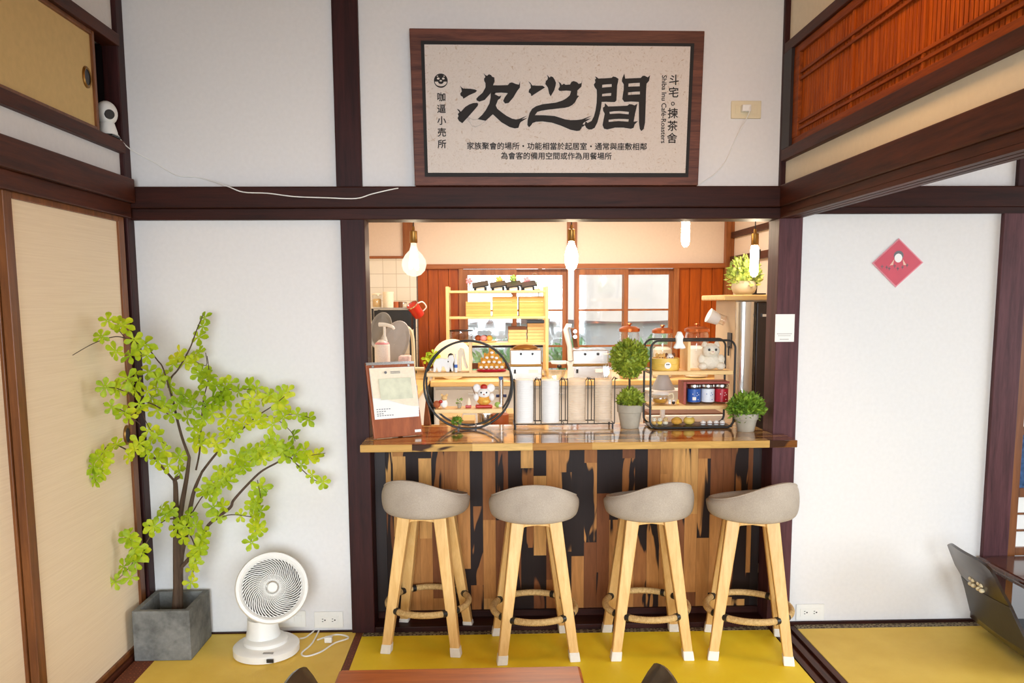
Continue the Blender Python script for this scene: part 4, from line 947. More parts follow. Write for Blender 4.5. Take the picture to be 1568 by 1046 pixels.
MB().box(-4, 6, 6.52, 6.82, 1.15, 1.25).build('coping', plain('coping_tile', RGB(110, 92, 88), .8, .1, 10), gw)

# ---------------------------------------------------------------- pendant lamps
BULB = emit('lit_bulb', (1.0, .80, .52, 1), 34.0)
BULB_HOT = emit('lit_filament_tube', (1.0, .84, .60, 1), 55.0)
def globe_glass():
    t = NT('glowing_globe_glass'); tr = t.n('ShaderNodeBsdfTransparent'); em = t.n('ShaderNodeEmission'); em.inputs[1].default_value = 1.6
    t.l(t.ramp(t.noise(t.co(), 12), [(.3, (1, .84, .6, 1)), (.7, (1, .88, .66, 1))]), em.inputs[0]); mx = t.n('ShaderNodeMixShader'); mx.inputs[0].default_value = .55
    t.t.nodes.remove(t.b); t.l(tr.outputs[0], mx.inputs[1]); t.l(em.outputs[0], mx.inputs[2]); t.l(mx.outputs[0], t.t.nodes['Material Output'].inputs[0]); return t.m
GLOBE = globe_glass()
def pendant(label, x, z, kind, y=.7):
    t = thing('pendant_lamp', label, 'pendant lamp', (x, y, 2.5), 'pendant bulbs over the bar')
    if kind == 'globe': sock, prof = z+.105, [(.013, .104), (.016, .085), (.022, .066), (.042, .045), (.058, .018), (.0615, -.005), (.054, -.033), (.034, -.054), (.012, -.062), (.002, -.063)]
    elif kind == 'drop': sock, prof = z+.075, [(.013, .075), (.016, .06), (.026, .035), (.034, .0), (.033, -.03), (.024, -.06), (.010, -.072), (.002, -.074)]
    else: sock, prof = z+.075, [(.013, .075), (.019, .06), (.0205, .03), (.0205, -.055), (.016, -.075), (.007, -.084), (.002, -.085)]
    MB().cyl((x, y, sock+.055), (x, y, 2.5), .0028, seg=8).build('cord', 'black_metal', t)
    MB().lathe([(.006, .078), (.008, .058), (.0185, .055), (.0195, .0), (.017, -.003)], (x, y, sock), 24).build('lamp_socket', 'brass', t, True)
    if kind == 'globe':
        bb = MB().lathe(prof[::-1], (x, y, z), 28).build('bulb', GLOBE, t, True)
        MB().tube(smoothpath([(x, y, z+.085), (x-.012, y, z+.035), (x-.016, y, z-.02), (x, y-.014, z+.02), (x+.014, y, z-.025), (x+.012, y, z+.035), (x, y, z+.08)], 6), .009, 8).build('filament', BULB_HOT, bb, True)
    else: MB().lathe(prof[::-1], (x, y, z), 24).build('bulb', BULB_HOT if kind == 'tube' else BULB, t, True)
    MB().cyl((x, y, 2.48), (x, y, 2.4995), .04, seg=20).build('ceiling_rose', 'black_metal', t)
pendant('large clear globe bulb pendant hanging at the left of the opening', -0.368, 1.607, 'globe')
pendant('drop-shaped lit bulb pendant in the middle of the opening', 0.417, 1.643, 'drop')
pendant('lit tube bulb pendant whose socket is hidden by the beam', 0.989, 1.77, 'tube')
pendant('lit tube bulb pendant with brass socket above the fridge plant', 1.34, 1.62, 'tube')

# ---------------------------------------------------------------- kitchen counters and appliances
bc = thing('back_counter', 'long pale wooden counter under the kitchen windows', 'counter', (.8, 2.9, -.03))
MB().box(-.42, 2.0, 2.4, 3.36, .815, .85).build('worktop', 'bamboo', bc, bevel=.003)
MB().box(-.40, 1.98, 2.46, 3.34, -.029, .814).build('cabinet_body', 'white_card', bc)
for k in range(4):
    x0 = -.39+.595*k
    dr = MB().box(x0, x0+.58, 2.44, 2.459, .12, .79).build('door', 'white_card', bc, bevel=.003)
    MB().box(x0+.24, x0+.34, 2.425, 2.44, .755, .765).build('handle', 'chrome', dr)
lc = thing('side_counter', 'narrow counter along the tiled kitchen wall at left', 'counter', (-.7, 2.2, -.03))
MB().box(-.99, -.43, .95, 3.37, .83, .86).build('worktop', 'bamboo', lc, bevel=.003)
MB().box(-.985, -.45, .98, 3.36, -.029, .829).build('cabinet_body', 'white_card', lc)
ic = thing('inner_counter', 'lower work counter on the kitchen side of the bar', 'counter', (.3, .6, -.03))
MB().box(-.45, 1.15, .31, .85, .745, .775).build('worktop', 'bamboo', ic, bevel=.003)
MB().box(-.44, 1.14, .33, .82, -.029, .744).build('cabinet_body', 'white_card', ic)
fr = thing('refrigerator', 'slim stainless fridge with a beige side behind the right post', 'fridge', (1.46, .93, -.03))
X0 = 1.268
MB().box(X0, 1.75, .76, 1.12, -.029, 1.418).build('cabinet_body', plain('beige_fridge_side', RGB(206, 182, 150), .5, .04, 12), fr, bevel=.004)
b = MB().flat([(X0+.002, .759)]+[(X0+.052-.05*math.cos(PI*k/10), .757-.036*math.sin(PI*k/10)) for k in range(11)]+[(X0+.102, .759)], .03, 1.41); b.build('steel_door', 'chrome', fr, True)
MB().box(X0+.105, 1.74, .738, .759, .03, 1.41).build('door', plain('dark_fridge_door', RGB(52, 38, 34), .25, .06, 10), fr, bevel=.006)
MB().box(X0+.13, X0+.20, .722, .737, 1.335, 1.348).build('handle', 'chrome', fr)
MB().box(X0-.006, X0-.0005, .80, .87, 1.17, 1.25).build('control_box', 'dark_plastic', fr)
MB().box(X0-.012, X0-.006, .825, .84, 1.13, 1.18).build('latch', 'dark_plastic', fr)
bd = thing('wooden_board', 'wooden board lying on top of the fridge', 'board', (1.4, .9, 1.42))
MB().box(X0-.075, 1.70, .70, 1.15, 1.4185, 1.446).build('board', 'pine_x', bd, bevel=.006)
for z, lab in ((1.325, 'upper white paper cup stack jutting from the fridge side'), (1.11, 'lower white paper cup stack jutting from the fridge side')):
    t = thing('paper_cup_dispenser', lab, 'cup dispenser', (X0, .9, z), 'cup dispensers on the fridge side')
    MB().cyl((X0-.013, .9, z-.014), (X0-.05, .9, z), .027, seg=18).build('holder', 'clear', t, True)
    MB().cyl((X0-.046, .9, z-.01), (X0-.10, .9, z+.016), .028, .040, 20).build('paper_cup', 'white_card', t, True)
M['moss'] = leafmat('topiary_leaf', RGB(86, 112, 20), RGB(178, 188, 58))
M['moss_pale'] = leafmat('grass_tuft_leaf', RGB(110, 140, 50), RGB(196, 204, 110))
M['moss_bright'] = leafmat('bright_grass_leaf', RGB(78, 118, 24), RGB(150, 180, 56))
def potted(name, label, c, rim, hgt, shape, mat, tr, n, size, y, group=None):
    t = thing(name, label, 'potted plant', c, group)
    c = Vector(c)
    if shape == 'bowl': MB().lathe([(rim*.62, 0), (rim*.92, hgt*.22), (rim*1.05, hgt*.5), (rim, hgt*.82), (rim*.86, hgt), (rim*.78, hgt*.98), (rim*.7, hgt*.9), (.004, hgt*.88)], c, 32).build('pot', 'concrete', t, True)
    else: MB().lathe([(rim*.66, 0), (rim*.70, hgt*.05), (rim*.90, hgt*.66), (rim, hgt*.68), (rim*1.02, hgt), (rim*.92, hgt), (rim*.88, hgt*.88), (.004, hgt*.86)], c, 32).build('pot', 'concrete', t, True)
    b = MB(); ct_ = c+Vector((0, 0, hgt+tr[2]*.22))
    b.ball(ct_, tr[0]*.55, tr[1]*.55, tr[2]*.5, 12)
    tuft(b, ct_, tr[0], tr[1], tr[2], n, size, -.25, .55).build('foliage', mat, t)
    return t
potted('potted_grass', 'small pale green plant in a stone bowl on top of the fridge', (1.347, .88, 1.4462), .062, .072, 'bowl', 'moss_pale', (.088, .085, .105), 620, .022, .9)
tb = thing('tablet_stand', 'black upright tablet on a stand behind the fridge plant', 'tablet', (1.45, 1.03, 1.446))
MB().box(1.41, 1.50, .98, 1.08, 1.4465, 1.456).build('stand', 'dark_plastic', tb)
MB().beam((1.445, 1.03, 1.456), (1.462, 1.035, 1.69), .012, .09).build('tablet', 'dark_plastic', tb)

# ---------------------------------------------------------------- wooden rack and its load
RY0, RY1 = 2.72, 3.02
rk = thing('wooden_rack', 'pale wooden open rack standing in front of the kitchen windows', 'rack', (.1, 2.87, .85))
rx0, rx1 = -0.318, 0.451
zt = 1.502; z2 = 1.308; z3 = 1.111
for x in (rx0, rx1-.024):
    for y in (RY0, RY1-.024): MB().box(x, x+.024, y, y+.024, .8505, zt+.03).build('post', 'pine', rk, bevel=.002)
for z in (zt, z2, z3): MB().box(rx0+.0245, rx1-.0245, RY0+.002, RY1-.002, z-.018, z).build('shelf', 'pine_x', rk, bevel=.002)
MB().box(rx0+.0245, rx1-.0245, RY0+.002, RY1-.002, .865, .88).build('shelf', 'pine_x', rk)
MB().box(rx0+.0245, rx1-.0245, RY0+.27, RY0+.28, z3-.05, z3-.035).build('back_rail', 'black_wood', rk)
for (xs, n, h, lab) in ((734, 3, .0367, 'three'), (774, 4, .0367, 'four'), (814, 4, .0367, 'four')):
    cx = -3.664; X = (xs-749)*6.27/1250+.0
    for k in range(n):
        w_ = .094; z0 = z2+.0006+k*.0372
        pos = {734: 'left', 774: 'middle', 814: 'right'}[xs]
        lv = (['bottom', 'middle', 'top'] if n == 3 else ['bottom', 'second', 'third', 'top'])[k]
        t = thing('cardboard_box', '%s kraft box of the %s stack on the wooden rack' % (lv, pos), 'box', (X, 2.86, z0), 'kraft boxes on the rack')
        MB().box(X-w_, X+w_, 2.76, 2.95, z0, z0+.036).build('box_body', 'kraft', t, bevel=.002)
        MB().box(X-w_-.0005, X+w_+.0005, 2.758, 2.9505, z0+.026, z0+.0365).build('lid_flap', 'kraft', t, bevel=.001)
for (x0, x1, y0, y1, cap, lab) in ((779, 807, 497, 524, 'brown_card', 'shorter stack of kraft tray boxes with a brown top on the lower rack shelf'), (808, 834, 488, 524, 'dark_plastic', 'taller stack of kraft tray boxes with a black top on the lower rack shelf')):
    X0_, X1_ = (x0-749)*6.22/1250, (x1-749)*6.22/1250; zz = z3+.0005; H = (y1-y0)*6.2/1250
    t = thing('tray_stack', lab, 'tray stack', ((X0_+X1_)/2, 2.83, zz), 'tray stacks on the rack')
    n = int(H/.024)
    for k in range(n):
        MB().box(X0_+.002*(k % 2), X1_-.002*(k % 3), 2.77, 2.90, zz+k*.024, zz+k*.024+.0225).build('tray', cap if k == n-1 else 'kraft_pale', t, bevel=.002)
# tilted black trays with tags on the rack top
for i, xs in enumerate((737, 764, 787, 810)):
    X = (xs-749)*6.2/1250; lab = ['leftmost tilted black tray with a white tag on top of the rack', 'second tilted black tray from the left on top of the rack', 'third tilted black tray from the left on top of the rack', 'tilted black tray beside the glass dome on top of the rack'][i]
    t = thing('display_tray', lab, 'tray', (X, 2.84, zt), 'tilted black trays')
    m = Matrix.Translation((X, 2.84, zt+.048)) @ Matrix.Rotation(-.16, 4, 'Y') @ Matrix.Rotation(.20, 4, 'X')
    MB().box(-.062, .062, -.10, .10, -.006, .004, m).build('tray', 'dark_plastic', t, bevel=.002)
    MB().box(X-.03, X+.03, 2.84-.085, 2.84-.08, zt+.001, zt+.024).build('tag', 'white_card', t)
    MB().box(X-.05, X+.05, 2.86, 2.92, zt+.0005, zt+.03).build('rest', 'dark_plastic', t)
for xs, ys_, mt, lab in ((720, 430, 'pink', 'small red flower pick standing on the rack top'), (766, 428, 'yellow', 'small yellow flower pick standing on the rack top'), (787, 426, 'leaf_green', 'small green cactus pick standing on the rack top'), (808, 429, 'pink', 'small pink flower pick beside the glass dome')):
    X = (xs-749)*6.34/1250; Z = 1.4167+(462-ys_)*6.34/1250
    t = thing('flower_pick', lab, 'ornament', (X, 2.97, zt), 'flower picks on the rack')
    MB().cyl((X, 2.97, zt+.0003), (X, 2.97, Z), .003, seg=6).build('stem', 'leaf_green', t)
    b = MB().ball((X, 2.97, Z), .014, .008, .014, 10)
    for k in range(5): b.ball((X+.018*math.cos(k*1.257), 2.97, Z+.018*math.sin(k*1.257)), .011, .006, .011, 8)
    b.build('flower_head', mt, t, True)
t = thing('glass_dome', 'clear glass dome with a small green sprig at the right end of the rack top', 'glass dome', (.36, 2.93, zt))
MB().lathe([(.036, 0), (.038, .06), (.033, .095), (.018, .118), (.003, .124)], (.362, 2.975, zt+.012), 24).build('dome', 'glass', t, True)
MB().cyl((.362, 2.975, zt+.0003), (.362, 2.975, zt+.012), .042, seg=24).build('base', 'pine_x', t, True)
tuft(MB(), (.362, 2.975, zt+.045), .018, .018, .025, 40, .012).build('sprig', 'moss_bright', t)
def jar(label, xs, y, z0, ztop, r, lid, ball=True, content=None, grp='glass jars on the back counter', name='glass_jar'):
    X = (xs-749)*(y+3.4236)/1250*1.004; H = ztop-z0
    t = thing(name, label, 'jar', (X, y, z0), grp)
    MB().lathe([(r*.9, 0), (r, .01), (r, H*.80), (r*.86, H*.88)], (X, y, z0+.0004), 28).build('jar_body', 'glass', t, True)
    if content: MB().lathe([(r*.82, .006), (r*.92, .014), (r*.92, H*.55), (r*.6, H*.6)], (X, y, z0), 24).build('contents', content, t, True)
    l_ = MB().lathe([(r*.95, H*.86), (r*1.06, H*.87), (r*1.06, H*.92), (r*.7, H*.96), (.01, H*.97)], (X, y, z0), 28).build('lid', lid, t, True)
    if ball: MB().lathe([(.012, H*.965), (.008, H*.985), (.02, H*1.0), (.016, H*1.02), (.003, H*1.025)], (X, y, z0), 16).build('knob', lid, l_, True)
    return t
Zj = lambda yy, y: 1.4167+(462-yy)*(y+3.4236)/1250
jar('clear jar with a copper lid behind the topiary ball', 964, 2.55, .8505, Zj(497, 2.55), .072, 'copper', True, 'kraft_pale')
jar('clear jar with a copper lid behind the steamer basket', 1015, 2.6, .8505, Zj(500, 2.6), .074, 'copper', True, 'white_fur')
jar('clear jar with a copper lid behind the white cat plush', 1068, 2.6, .8505, Zj(498, 2.6), .086, 'copper', True, 'white_card')
jar('clear canister with a black lid on the lower left of the wooden rack', 707, 2.84, z3+.0004, z3+.10, .088, 'dark_plastic', False, None, None, 'clear_canister')
t = thing('cake_tray', 'plate of small decorated cakes on the lower shelf of the rack', 'plate', (-.02, 2.86, z3))
MB().lathe([(.085, 0), (.095, .008), (.09, .01), (.004, .006)], (-.03, 2.86, z3+.0004), 28).build('plate', 'pine_x', t, True)
for i, (dx, dy, m_) in enumerate(((-.05, .0, 'terracotta'), (-.01, -.03, 'pink'), (.035, -.01, 'yellow'), (.0, .035, 'brown_card'))):
    MB().ball((-.03+dx, 2.86+dy, z3+.030), .026, .026, .024, 12).build('cake', m_, t, True)
def warmer(label, x0, x1, y0, y, lid):
    a, b_ = (x0-749)*(y+3.4236)/1250, (x1-749)*(y+3.4236)/1250; Z = Zj(y0, y); mid = (.8505+Z)/2
    t = thing('steel_food_warmer', label, 'food warmer', ((a+b_)/2, y, .85), 'steel warmers on the back counter')
    MB().box(a, b_, y, y+.2, .8512, mid-.004).build('lower_tier', 'chrome', t, bevel=.008)
    MB().box(a+.004, b_-.004, y+.004, y+.196, mid, Z).build('upper_tier', 'chrome', t, bevel=.008)
    MB().box(a-.004, b_+.004, y-.004, y+.204, mid-.006, mid+.001).build('rim', 'brass', t)
    if lid: MB().lathe([(.095, 0), (.09, .012), (.06, .026), (.01, .032)], ((a+b_)/2, y+.1, Z+.0002), 24).build('lid', 'brass', t, True)
    else:
        for k in range(4):
            c = a+.02+(b_-a-.04)*(k+.5)/4
            MB().box(c-.026, c+.026, y+.01, y+.19, Z, Z+.006).build('lid', 'chrome', t, bevel=.002)
    MB().box(a+.03, a+.045, y-.003, y+.001, mid-.06, mid-.03).build('switch', 'dark_plastic', t)
    MB().box(b_-.10, b_-.03, y-.003, y+.001, mid-.055, mid-.03).build('label_plate', 'white_card', t)
    for s_ in (.35, .7): MB().cyl((a+(b_-a)*s_, y-.012, Z-.03), (a+(b_-a)*s_, y, Z-.03), .010, seg=12).build('knob', 'dark_plastic', t)
warmer('two-tier steel food warmer with a domed lid left of the white press', 781, 831, 535, 2.44, True)
warmer('two-tier steel food warmer with flat lids right of the white press', 877, 934, 536, 2.48, False)
t = thing('lever_press', 'white lever press with a black handle on the back counter', 'press', (.72, 2.46, .85))
U = lambda x: (x-749)*5.86/1250
V = lambda y: 1.4167+(462-y)*5.86/1250
MB().prism([(U(869), .851), (U(880), .851), (U(879), V(566)), (U(877), V(560)), (U(881), V(553)), (U(868), V(553)), (U(870), V(562))], 2.412, 2.438).build('column', 'white_plastic', t, bevel=.004)
MB().prism([(U(843), V(552)), (U(868), V(552)), (U(868), V(557)), (U(858), V(558)), (U(845), V(557))], 2.413, 2.437).build('arm', 'white_plastic', t, bevel=.003)
MB().tube([(U(874), 2.425, V(552)), (U(873), 2.425, V(530)), (U(869), 2.425, V(515)), (U(867), 2.425, V(505)), (U(870), 2.425, V(499)), (U(875), 2.425, V(500))], .020, 10).build('lever', 'white_plastic', t, True)
MB().beam((U(877), 2.405, V(502)), (U(882), 2.405, V(531)), .030, .03).build('handle', 'brown_card', t, bevel=.004)
for yy in (507, 515): MB().cyl((U(880), 2.37, V(yy)), (U(880), 2.39, V(yy)), .014, seg=14).build('bolt', 'chrome', t)
MB().ball((U(857), 2.42, V(561)), .018, .014, .014, 12).build('knob', 'dark_plastic', t, True)
t = thing('glass_bowl', 'clear glass bowl on the back counter in front of the white press', 'bowl', (.46, 2.43, .85))
MB().lathe([(.05, 0), (.075, .03), (.085, .07), (.08, .07), (.07, .03), (.045, .006), (.003, .005)], (U(851), 2.50, .8504), 28, cap=False).build('bowl', 'glass', t, True)
t = thing('round_white_lid', 'large round cream lid leaning at the left end of the rack', 'lid', (-.3, 2.55, .85))
m = Matrix.Translation((-0.269, 2.60, 0.998)) @ Matrix.Rotation(PI/2-.12, 4, 'X')
MB().lathe([(.001, .02), (.08, .018), (.14, .006), (.15, 0), (.14, -.004), (.001, -.004)], (0, 0, 0), 36, m).build('lid', 'cream', t, True)
t = thing('utensil_pot', 'steel pot of utensils with a yellow-green sprig at the end of the counter', 'utensil pot', (-0.43, 2.5, .85))
ux = -0.426
MB().lathe([(.035, 0), (.038, .09), (.034, .09), (.031, .01), (.003, .008)], (ux, 2.5, .8504), 24, cap=False).build('pot', 'chrome', t, True)
for k, m_ in enumerate(('terracotta', 'terracotta', 'brown_card')): MB().beam((ux-.01+.008*k, 2.5, .865), (ux-.06+.03*k, 2.49, 1.0-.01*k), .010, .006).build('utensil', m_, t)
b = MB()
for (xs, yy) in ((664, 541), (658, 547), (668, 549), (662, 552), (654, 550)):
    c = Vector(((xs-749)*5.9/1250, 2.49, 1.4167+(462-yy)*5.9/1250)); whorl(b, c, .042, (.3, -1, .3))
b.build('sprig', 'leaf', t)

# ---------------------------------------------------------------- left end of the kitchen
t = thing('pump_bottle', 'white pump bottle with a pink label beside the left jamb', 'pump bottle', (-0.598, 1.2, .86))
bx = -0.6; zb = 1.195
MB().lathe([(.038, 0), (.042, .01), (.042, zb-.86-.015), (.030, zb-.86), (.018, zb-.86+.012)], (bx, 1.2, .8604), 28).build('bottle', 'white_plastic', t, True)
MB().lathe([(.0425, zb-.86-.115), (.0428, zb-.86-.11), (.0428, zb-.86-.02), (.0425, zb-.86-.018)], (bx, 1.2, .86), 28, cap=False).build('label', plain('speckled_pink_label', RGB(246, 238, 234), .5, .08, 160), t, True)
MB().lathe([(.0395, zb-.86-.017), (.0405, zb-.86-.012), (.036, zb-.86-.004), (.031, zb-.86-.001)], (bx, 1.2, .8608), 28, cap=False).build('cap_band', 'pink', t, True)
b = MB().cyl((bx+.015, 1.2, zb+.008), (bx+.015, 1.2, zb+.095), .0075, seg=12).cyl((bx+.015, 1.2, zb+.005), (bx+.015, 1.2, zb+.03), .016, .010, 16)
b.tube(smoothpath([(bx-.015, 1.2, zb+.098), (bx+.02, 1.19, zb+.098), (bx+.06, 1.17, zb+.088), (bx+.074, 1.165, zb+.072)], 5), [.012-.005*i/15 for i in range(16)], 10)
b.build('pump', 'white_plastic', t, True)
def leaning_plate(label, xs, yy, y, r, tilt, rz, mat):
    c = ((xs-749)*(y+3.4236)/1250, y, 1.4167+(462-yy)*(y+3.4236)/1250)
    t = thing('leaning_pan', label, 'pan', c, 'grey pans in the drying corner')
    m = Matrix.Translation(c) @ Matrix.Rotation(rz, 4, 'Y') @ Matrix.Rotation(PI/2-tilt, 4, 'X') @ Matrix.Diagonal((.8, 1.4, 1, 1))
    MB().lathe([(.002, -.012), (r*.8, -.012), (r, .012), (r*.97, .016), (r*.78, -.004), (.002, -.004)], (0, 0, 0), 36, m, cap=False).build('pan', mat, t, True)
    return t
leaning_plate('larger grey oval pan leaning behind the pump bottle', 605, 525, 1.46, .105, .3, .35, 'fur_grey')
leaning_plate('smaller grey pan leaning furthest left behind the pump bottle', 585, 505, 1.62, .085, .35, .2, 'grey_plastic')
t = thing('drying_rack', 'low drying rack holding the grey pans on the left counter', 'rack', (-.55, 1.5, .86))
MB().box(-.80, -.45, 1.38, 1.72, .8603, .90).build('tray', 'grey_plastic', t, bevel=.006)
t = thing('folded_cloth', 'folded pink and white cloth behind the calendar board', 'cloth', (-.45, 1.1, .86))
MB().box(-0.496, -0.435, 1.06, 1.18, .8604, 1.123).build('cloth', plain('pink_white_cloth', RGB(230, 200, 196), .9, .2, 60), t, bevel=.006)
t = thing('gooseneck_faucet', 'pale gooseneck faucet arching over the left sink', 'faucet', (-.46, 1.9, .86))
fz = lambda yy: 1.4167+(462-yy)*5.32/1250
fxx = lambda xs: (xs-749)*5.32/1250
MB().tube(smoothpath([(fxx(634), 1.9, .861), (fxx(634), 1.9, fz(540)), (fxx(633), 1.9, fz(515)), (fxx(629), 1.89, fz(503)), (fxx(621), 1.88, fz(499)), (fxx(613), 1.87, fz(504)), (fxx(609), 1.865, fz(514))], 6), .0115, 12).build('spout', 'ivory_plastic', t, True)
MB().tube([(fxx(634), 1.9, fz(563)), (fxx(650), 1.9, fz(563))], .011, 12).build('handle', 'ivory_plastic', t, True)
t = thing('black_shelf_unit', 'black metal shelf unit against the tiled wall', 'shelf unit', (-.72, 2.7, .86))
sz = lambda yy: 1.4167+(462-yy)*6.1/1250
sx = lambda xs: (xs-749)*6.1/1250
xa, xb = sx(572), sx(632)
for x in (xa, xb-.016):
    for y in (2.66, 3.02): MB().box(x, x+.016, y, y+.016, .8605, sz(471)).build('post', 'black_metal', t)
MB().box(xa+.017, xb-.017, 2.66, 3.03, sz(473), sz(470)).build('shelf', 'grey_plastic', t)
MB().box(xa+.017, xb-.017, 2.68, 3.03, sz(505), sz(474)).build('cupboard', 'black_metal', t)
MB().box(xa+.017, xb-.017, 2.66, 3.03, sz(519), sz(517)).build('shelf', 'black_metal', t)
for i, xs in enumerate((615, 622)):
    q = thing('small_cup', ['pink cup hanging', 'cream cup hanging'][i]+' under the black shelf beside the faucet', 'cup', (sx(xs), 2.72, sz(519)))
    MB().lathe([(.018, 0), (.024, .04), (.021, .04), (.015, .005), (.002, .004)], (sx(xs), 2.72, sz(519)-.044), 18, cap=False).build('cup', ['pink', 'cream'][i], q, True)
    MB().cyl((sx(xs), 2.72, sz(519)-.006), (sx(xs), 2.72, sz(519)-.0005), .008, seg=8).build('hook', 'black_metal', q)
jar('tall clear jar of pale pasta on the black shelf unit', 581, 2.78, sz(470)+.0004, sz(447), .035, 'cream', False, 'kraft_pale', None, 'storage_jar')
jar('short clear jar at the right end of the black shelf unit', 621, 2.78, sz(470)+.0004, sz(461), .026, 'brass', False, 'cream', None, 'storage_jar')
for xs, y0, r, m_, nm, lab in ((596, 446, .04, 'cream', 'canister', 'cream cylinder canister standing on the black shelf unit'), (608, 461, .021, 'terracotta', 'spice_tin', 'red-brown spice tin on the black shelf unit'), (614, 461, .017, 'brown_card', 'spice_tin', 'dark brown spice tin on the black shelf unit')):
    q = thing(nm, lab, nm.replace('_', ' '), (sx(xs), 2.75, sz(470)))
    H = sz(y0)-sz(470)
    MB().lathe([(r*.97, 0), (r, .004), (r, H*.86)], (sx(xs), 2.75, sz(470)+.0004), 24).build('body', m_, q, True)
    MB().lathe([(r*1.03, H*.86), (r*1.03, H), (r*.9, H*1.01)], (sx(xs), 2.75, sz(470)+.0004), 24).build('lid', m_, q, True)
t = thing('red_measuring_jug', 'red enamel jug hanging tilted from the black shelf unit', 'jug', (sx(640), 2.63, sz(475)))
m = Matrix.Translation((sx(640), 2.62, sz(474))) @ Matrix.Rotation(-.55, 4, 'Y') @ Matrix.Rotation(.5, 4, 'X')
MB().lathe([(.034, -.055), (.040, -.05), (.044, .05)], (0, 0, 0), 24, m).build('jug_body', 'red', t, True)
MB().lathe([(.0455, .049), (.047, .056), (.042, .056), (.036, -.03), (.002, -.032)], (0, 0, 0), 24, m, cap=False).build('steel_lining', 'chrome', t, True)
MB().tube([m @ Vector(p) for p in smoothpath([(.042, 0, .04), (.075, 0, .03), (.078, 0, -.02), (.042, 0, -.035)], 6)], .005, 8).build('handle', 'white_plastic', t, True)
MB().tube([m @ Vector((-.03, 0, .05)), (sx(632)-.004, 2.655, sz(466))], .004, 6).build('hook', 'black_metal', t)
t = thing('wooden_paddle', 'narrow wooden paddle hanging on the kitchen wall at far left', 'paddle', (-.985, 2.0, 1.5))
MB().ball((-.993, 2.6, 1.489), .006, .035, .09, 16).build('blade', 'pine', t, True)
MB().beam((-.993, 2.6, 1.442), (-.993, 2.6, 1.357), .010, .018).build('handle', 'pine', t)

# ---------------------------------------------------------------- things on the inner counter, seen below and through the bar shelves
t = thing('bar_faucet', 'tall chrome faucet with blue taps seen through the round shelf', 'faucet', (0.061, .6, .775))
fx_ = 0.06
MB().cyl((fx_, .6, .7755), (fx_, .6, 1.055), .012, seg=16).build('pipe', 'chrome', t, True)
for s_ in (-1, 1): MB().cyl((fx_+s_*.012, .6, 0.954), (fx_+s_*.026, .6, 0.954), .008, seg=12).build('tap', 'navy', t, True)
MB().cyl((fx_-.002, .582, 1.045), (fx_-.002, .592, 1.045), .011, seg=16).build('badge', 'blue', t, True)
for i, (x0, x1, yy, lab) in enumerate(((672, 706, 636, 'stack of thin wooden trays seen through the left of the round shelf'), (707, 727, 640, 'short stack of thin wooden trays seen beside the steel canister'), (776, 788, 628, 'stack of pale wooden trays between the round shelf and cup rack'))):
    a, b_ = (x0-749)*4.0/1250, (x1-749)*4.0/1250; Z = 1.4167+(462-yy)*4.0/1250
    t = thing('wooden_tray_stack', lab, 'tray stack', ((a+b_)/2, .6, .775), 'wooden trays behind the bar')
    n = max(2, int((Z-.7755)/.016))
    for k in range(n): MB().box(a, b_-.002*(k % 2), .56, .76, .7755+k*.016, .7755+k*.016+.0145).build('tray', 'kraft_pale', t, bevel=.002)
t = thing('steel_canister', 'steel canister behind the bar seen through the round shelf', 'canister', (-0.02, .55, .775))
MB().lathe([(.034, 0), (.036, .004), (.036, 0.88-.776), (.03, 0.883-.776)], (-0.02, .5, .7755), 28).build('body', 'chrome', t, True)
MB().lathe([(.0375, .10), (.0375, .104)], (-0.02, .5, .7755), 28, cap=False).build('band', 'chrome', t, True)
t = thing('brown_paper_bag', 'crumpled brown paper bag between the calendar and the round shelf', 'paper bag', (-0.294, .45, .775))
a, b_ = -0.316, -0.275
v = [(a, .41, .7755), (b_, .41, .7755), (b_, .5, .7755), (a, .5, .7755), (a+.006, .43, .88), (b_-.012, .43, .885), (b_-.012, .48, .885), (a+.006, .48, .88), (a+.014, .452, 0.956), (b_-.025, .452, 0.962), (b_-.025, .46, 0.962), (a+.014, .46, 0.956)]
b = MB(); b._add(v, [(3, 2, 1, 0), (8, 9, 10, 11)]+[(j*4+i, j*4+(i+1) % 4, (j+1)*4+(i+1) % 4, (j+1)*4+i) for j in range(2) for i in range(4)]); b.build('bag', plain('brown_bag_paper', RGB(150, 84, 44), .8, .15, 30), t, bevel=.004)
t = thing('amber_canister', 'amber wooden canister at the lower right of the round shelf', 'canister', (0.06, .52, .775))
MB().lathe([(.042, 0), (.044, .006), (.044, 0.874-.776), (.03, 0.88-.776)], (0.05, .52, .7755), 24).build('body', 'terracotta', t, True)
t = thing('acrylic_holder', 'clear acrylic holder behind the last clear cup stack', 'holder', (0.567, .5, .775))
ha, hb = 0.547, 0.589
MB().box(ha, hb, .46, .50, .7755, 1.171).build('tube', 'clear', t, bevel=.006)
t = thing('cone_stand', 'white plate stand with grey paper cone filters behind the black shelf frame', 'filter stand', (0.845, .5, .775))
qx = 0.834; qz = 0.997
MB().cyl((qx, .45, .7755), (qx, .45, qz-.004), .012, seg=12).build('post', 'white_plastic', t)
MB().lathe([(.092, 0), (.096, .006), (.004, .006)], (qx, .45, qz-.006), 32).build('plate', 'white_card', t, True)
MB().lathe([(.056, 0), (.021, 1.072-qz), (.003, 1.075-qz)], (qx, .45, qz+.0005), 28).build('cone', 'fur_grey', t, True)
t = thing('cash_tray', 'long low dark tray with a pale edge behind the black shelf frame', 'tray', (.95, .6, .775))
MB().box(0.807, 1.181, .62, .8, .7755, 0.855).build('tray_body', 'brown_card', t, bevel=.004)
MB().box(0.78, 1.173, .57, .61, .7755, 0.849).build('edge_strip', 'white_card', t)

# ---------------------------------------------------------------- things on the bar
WT = .8555
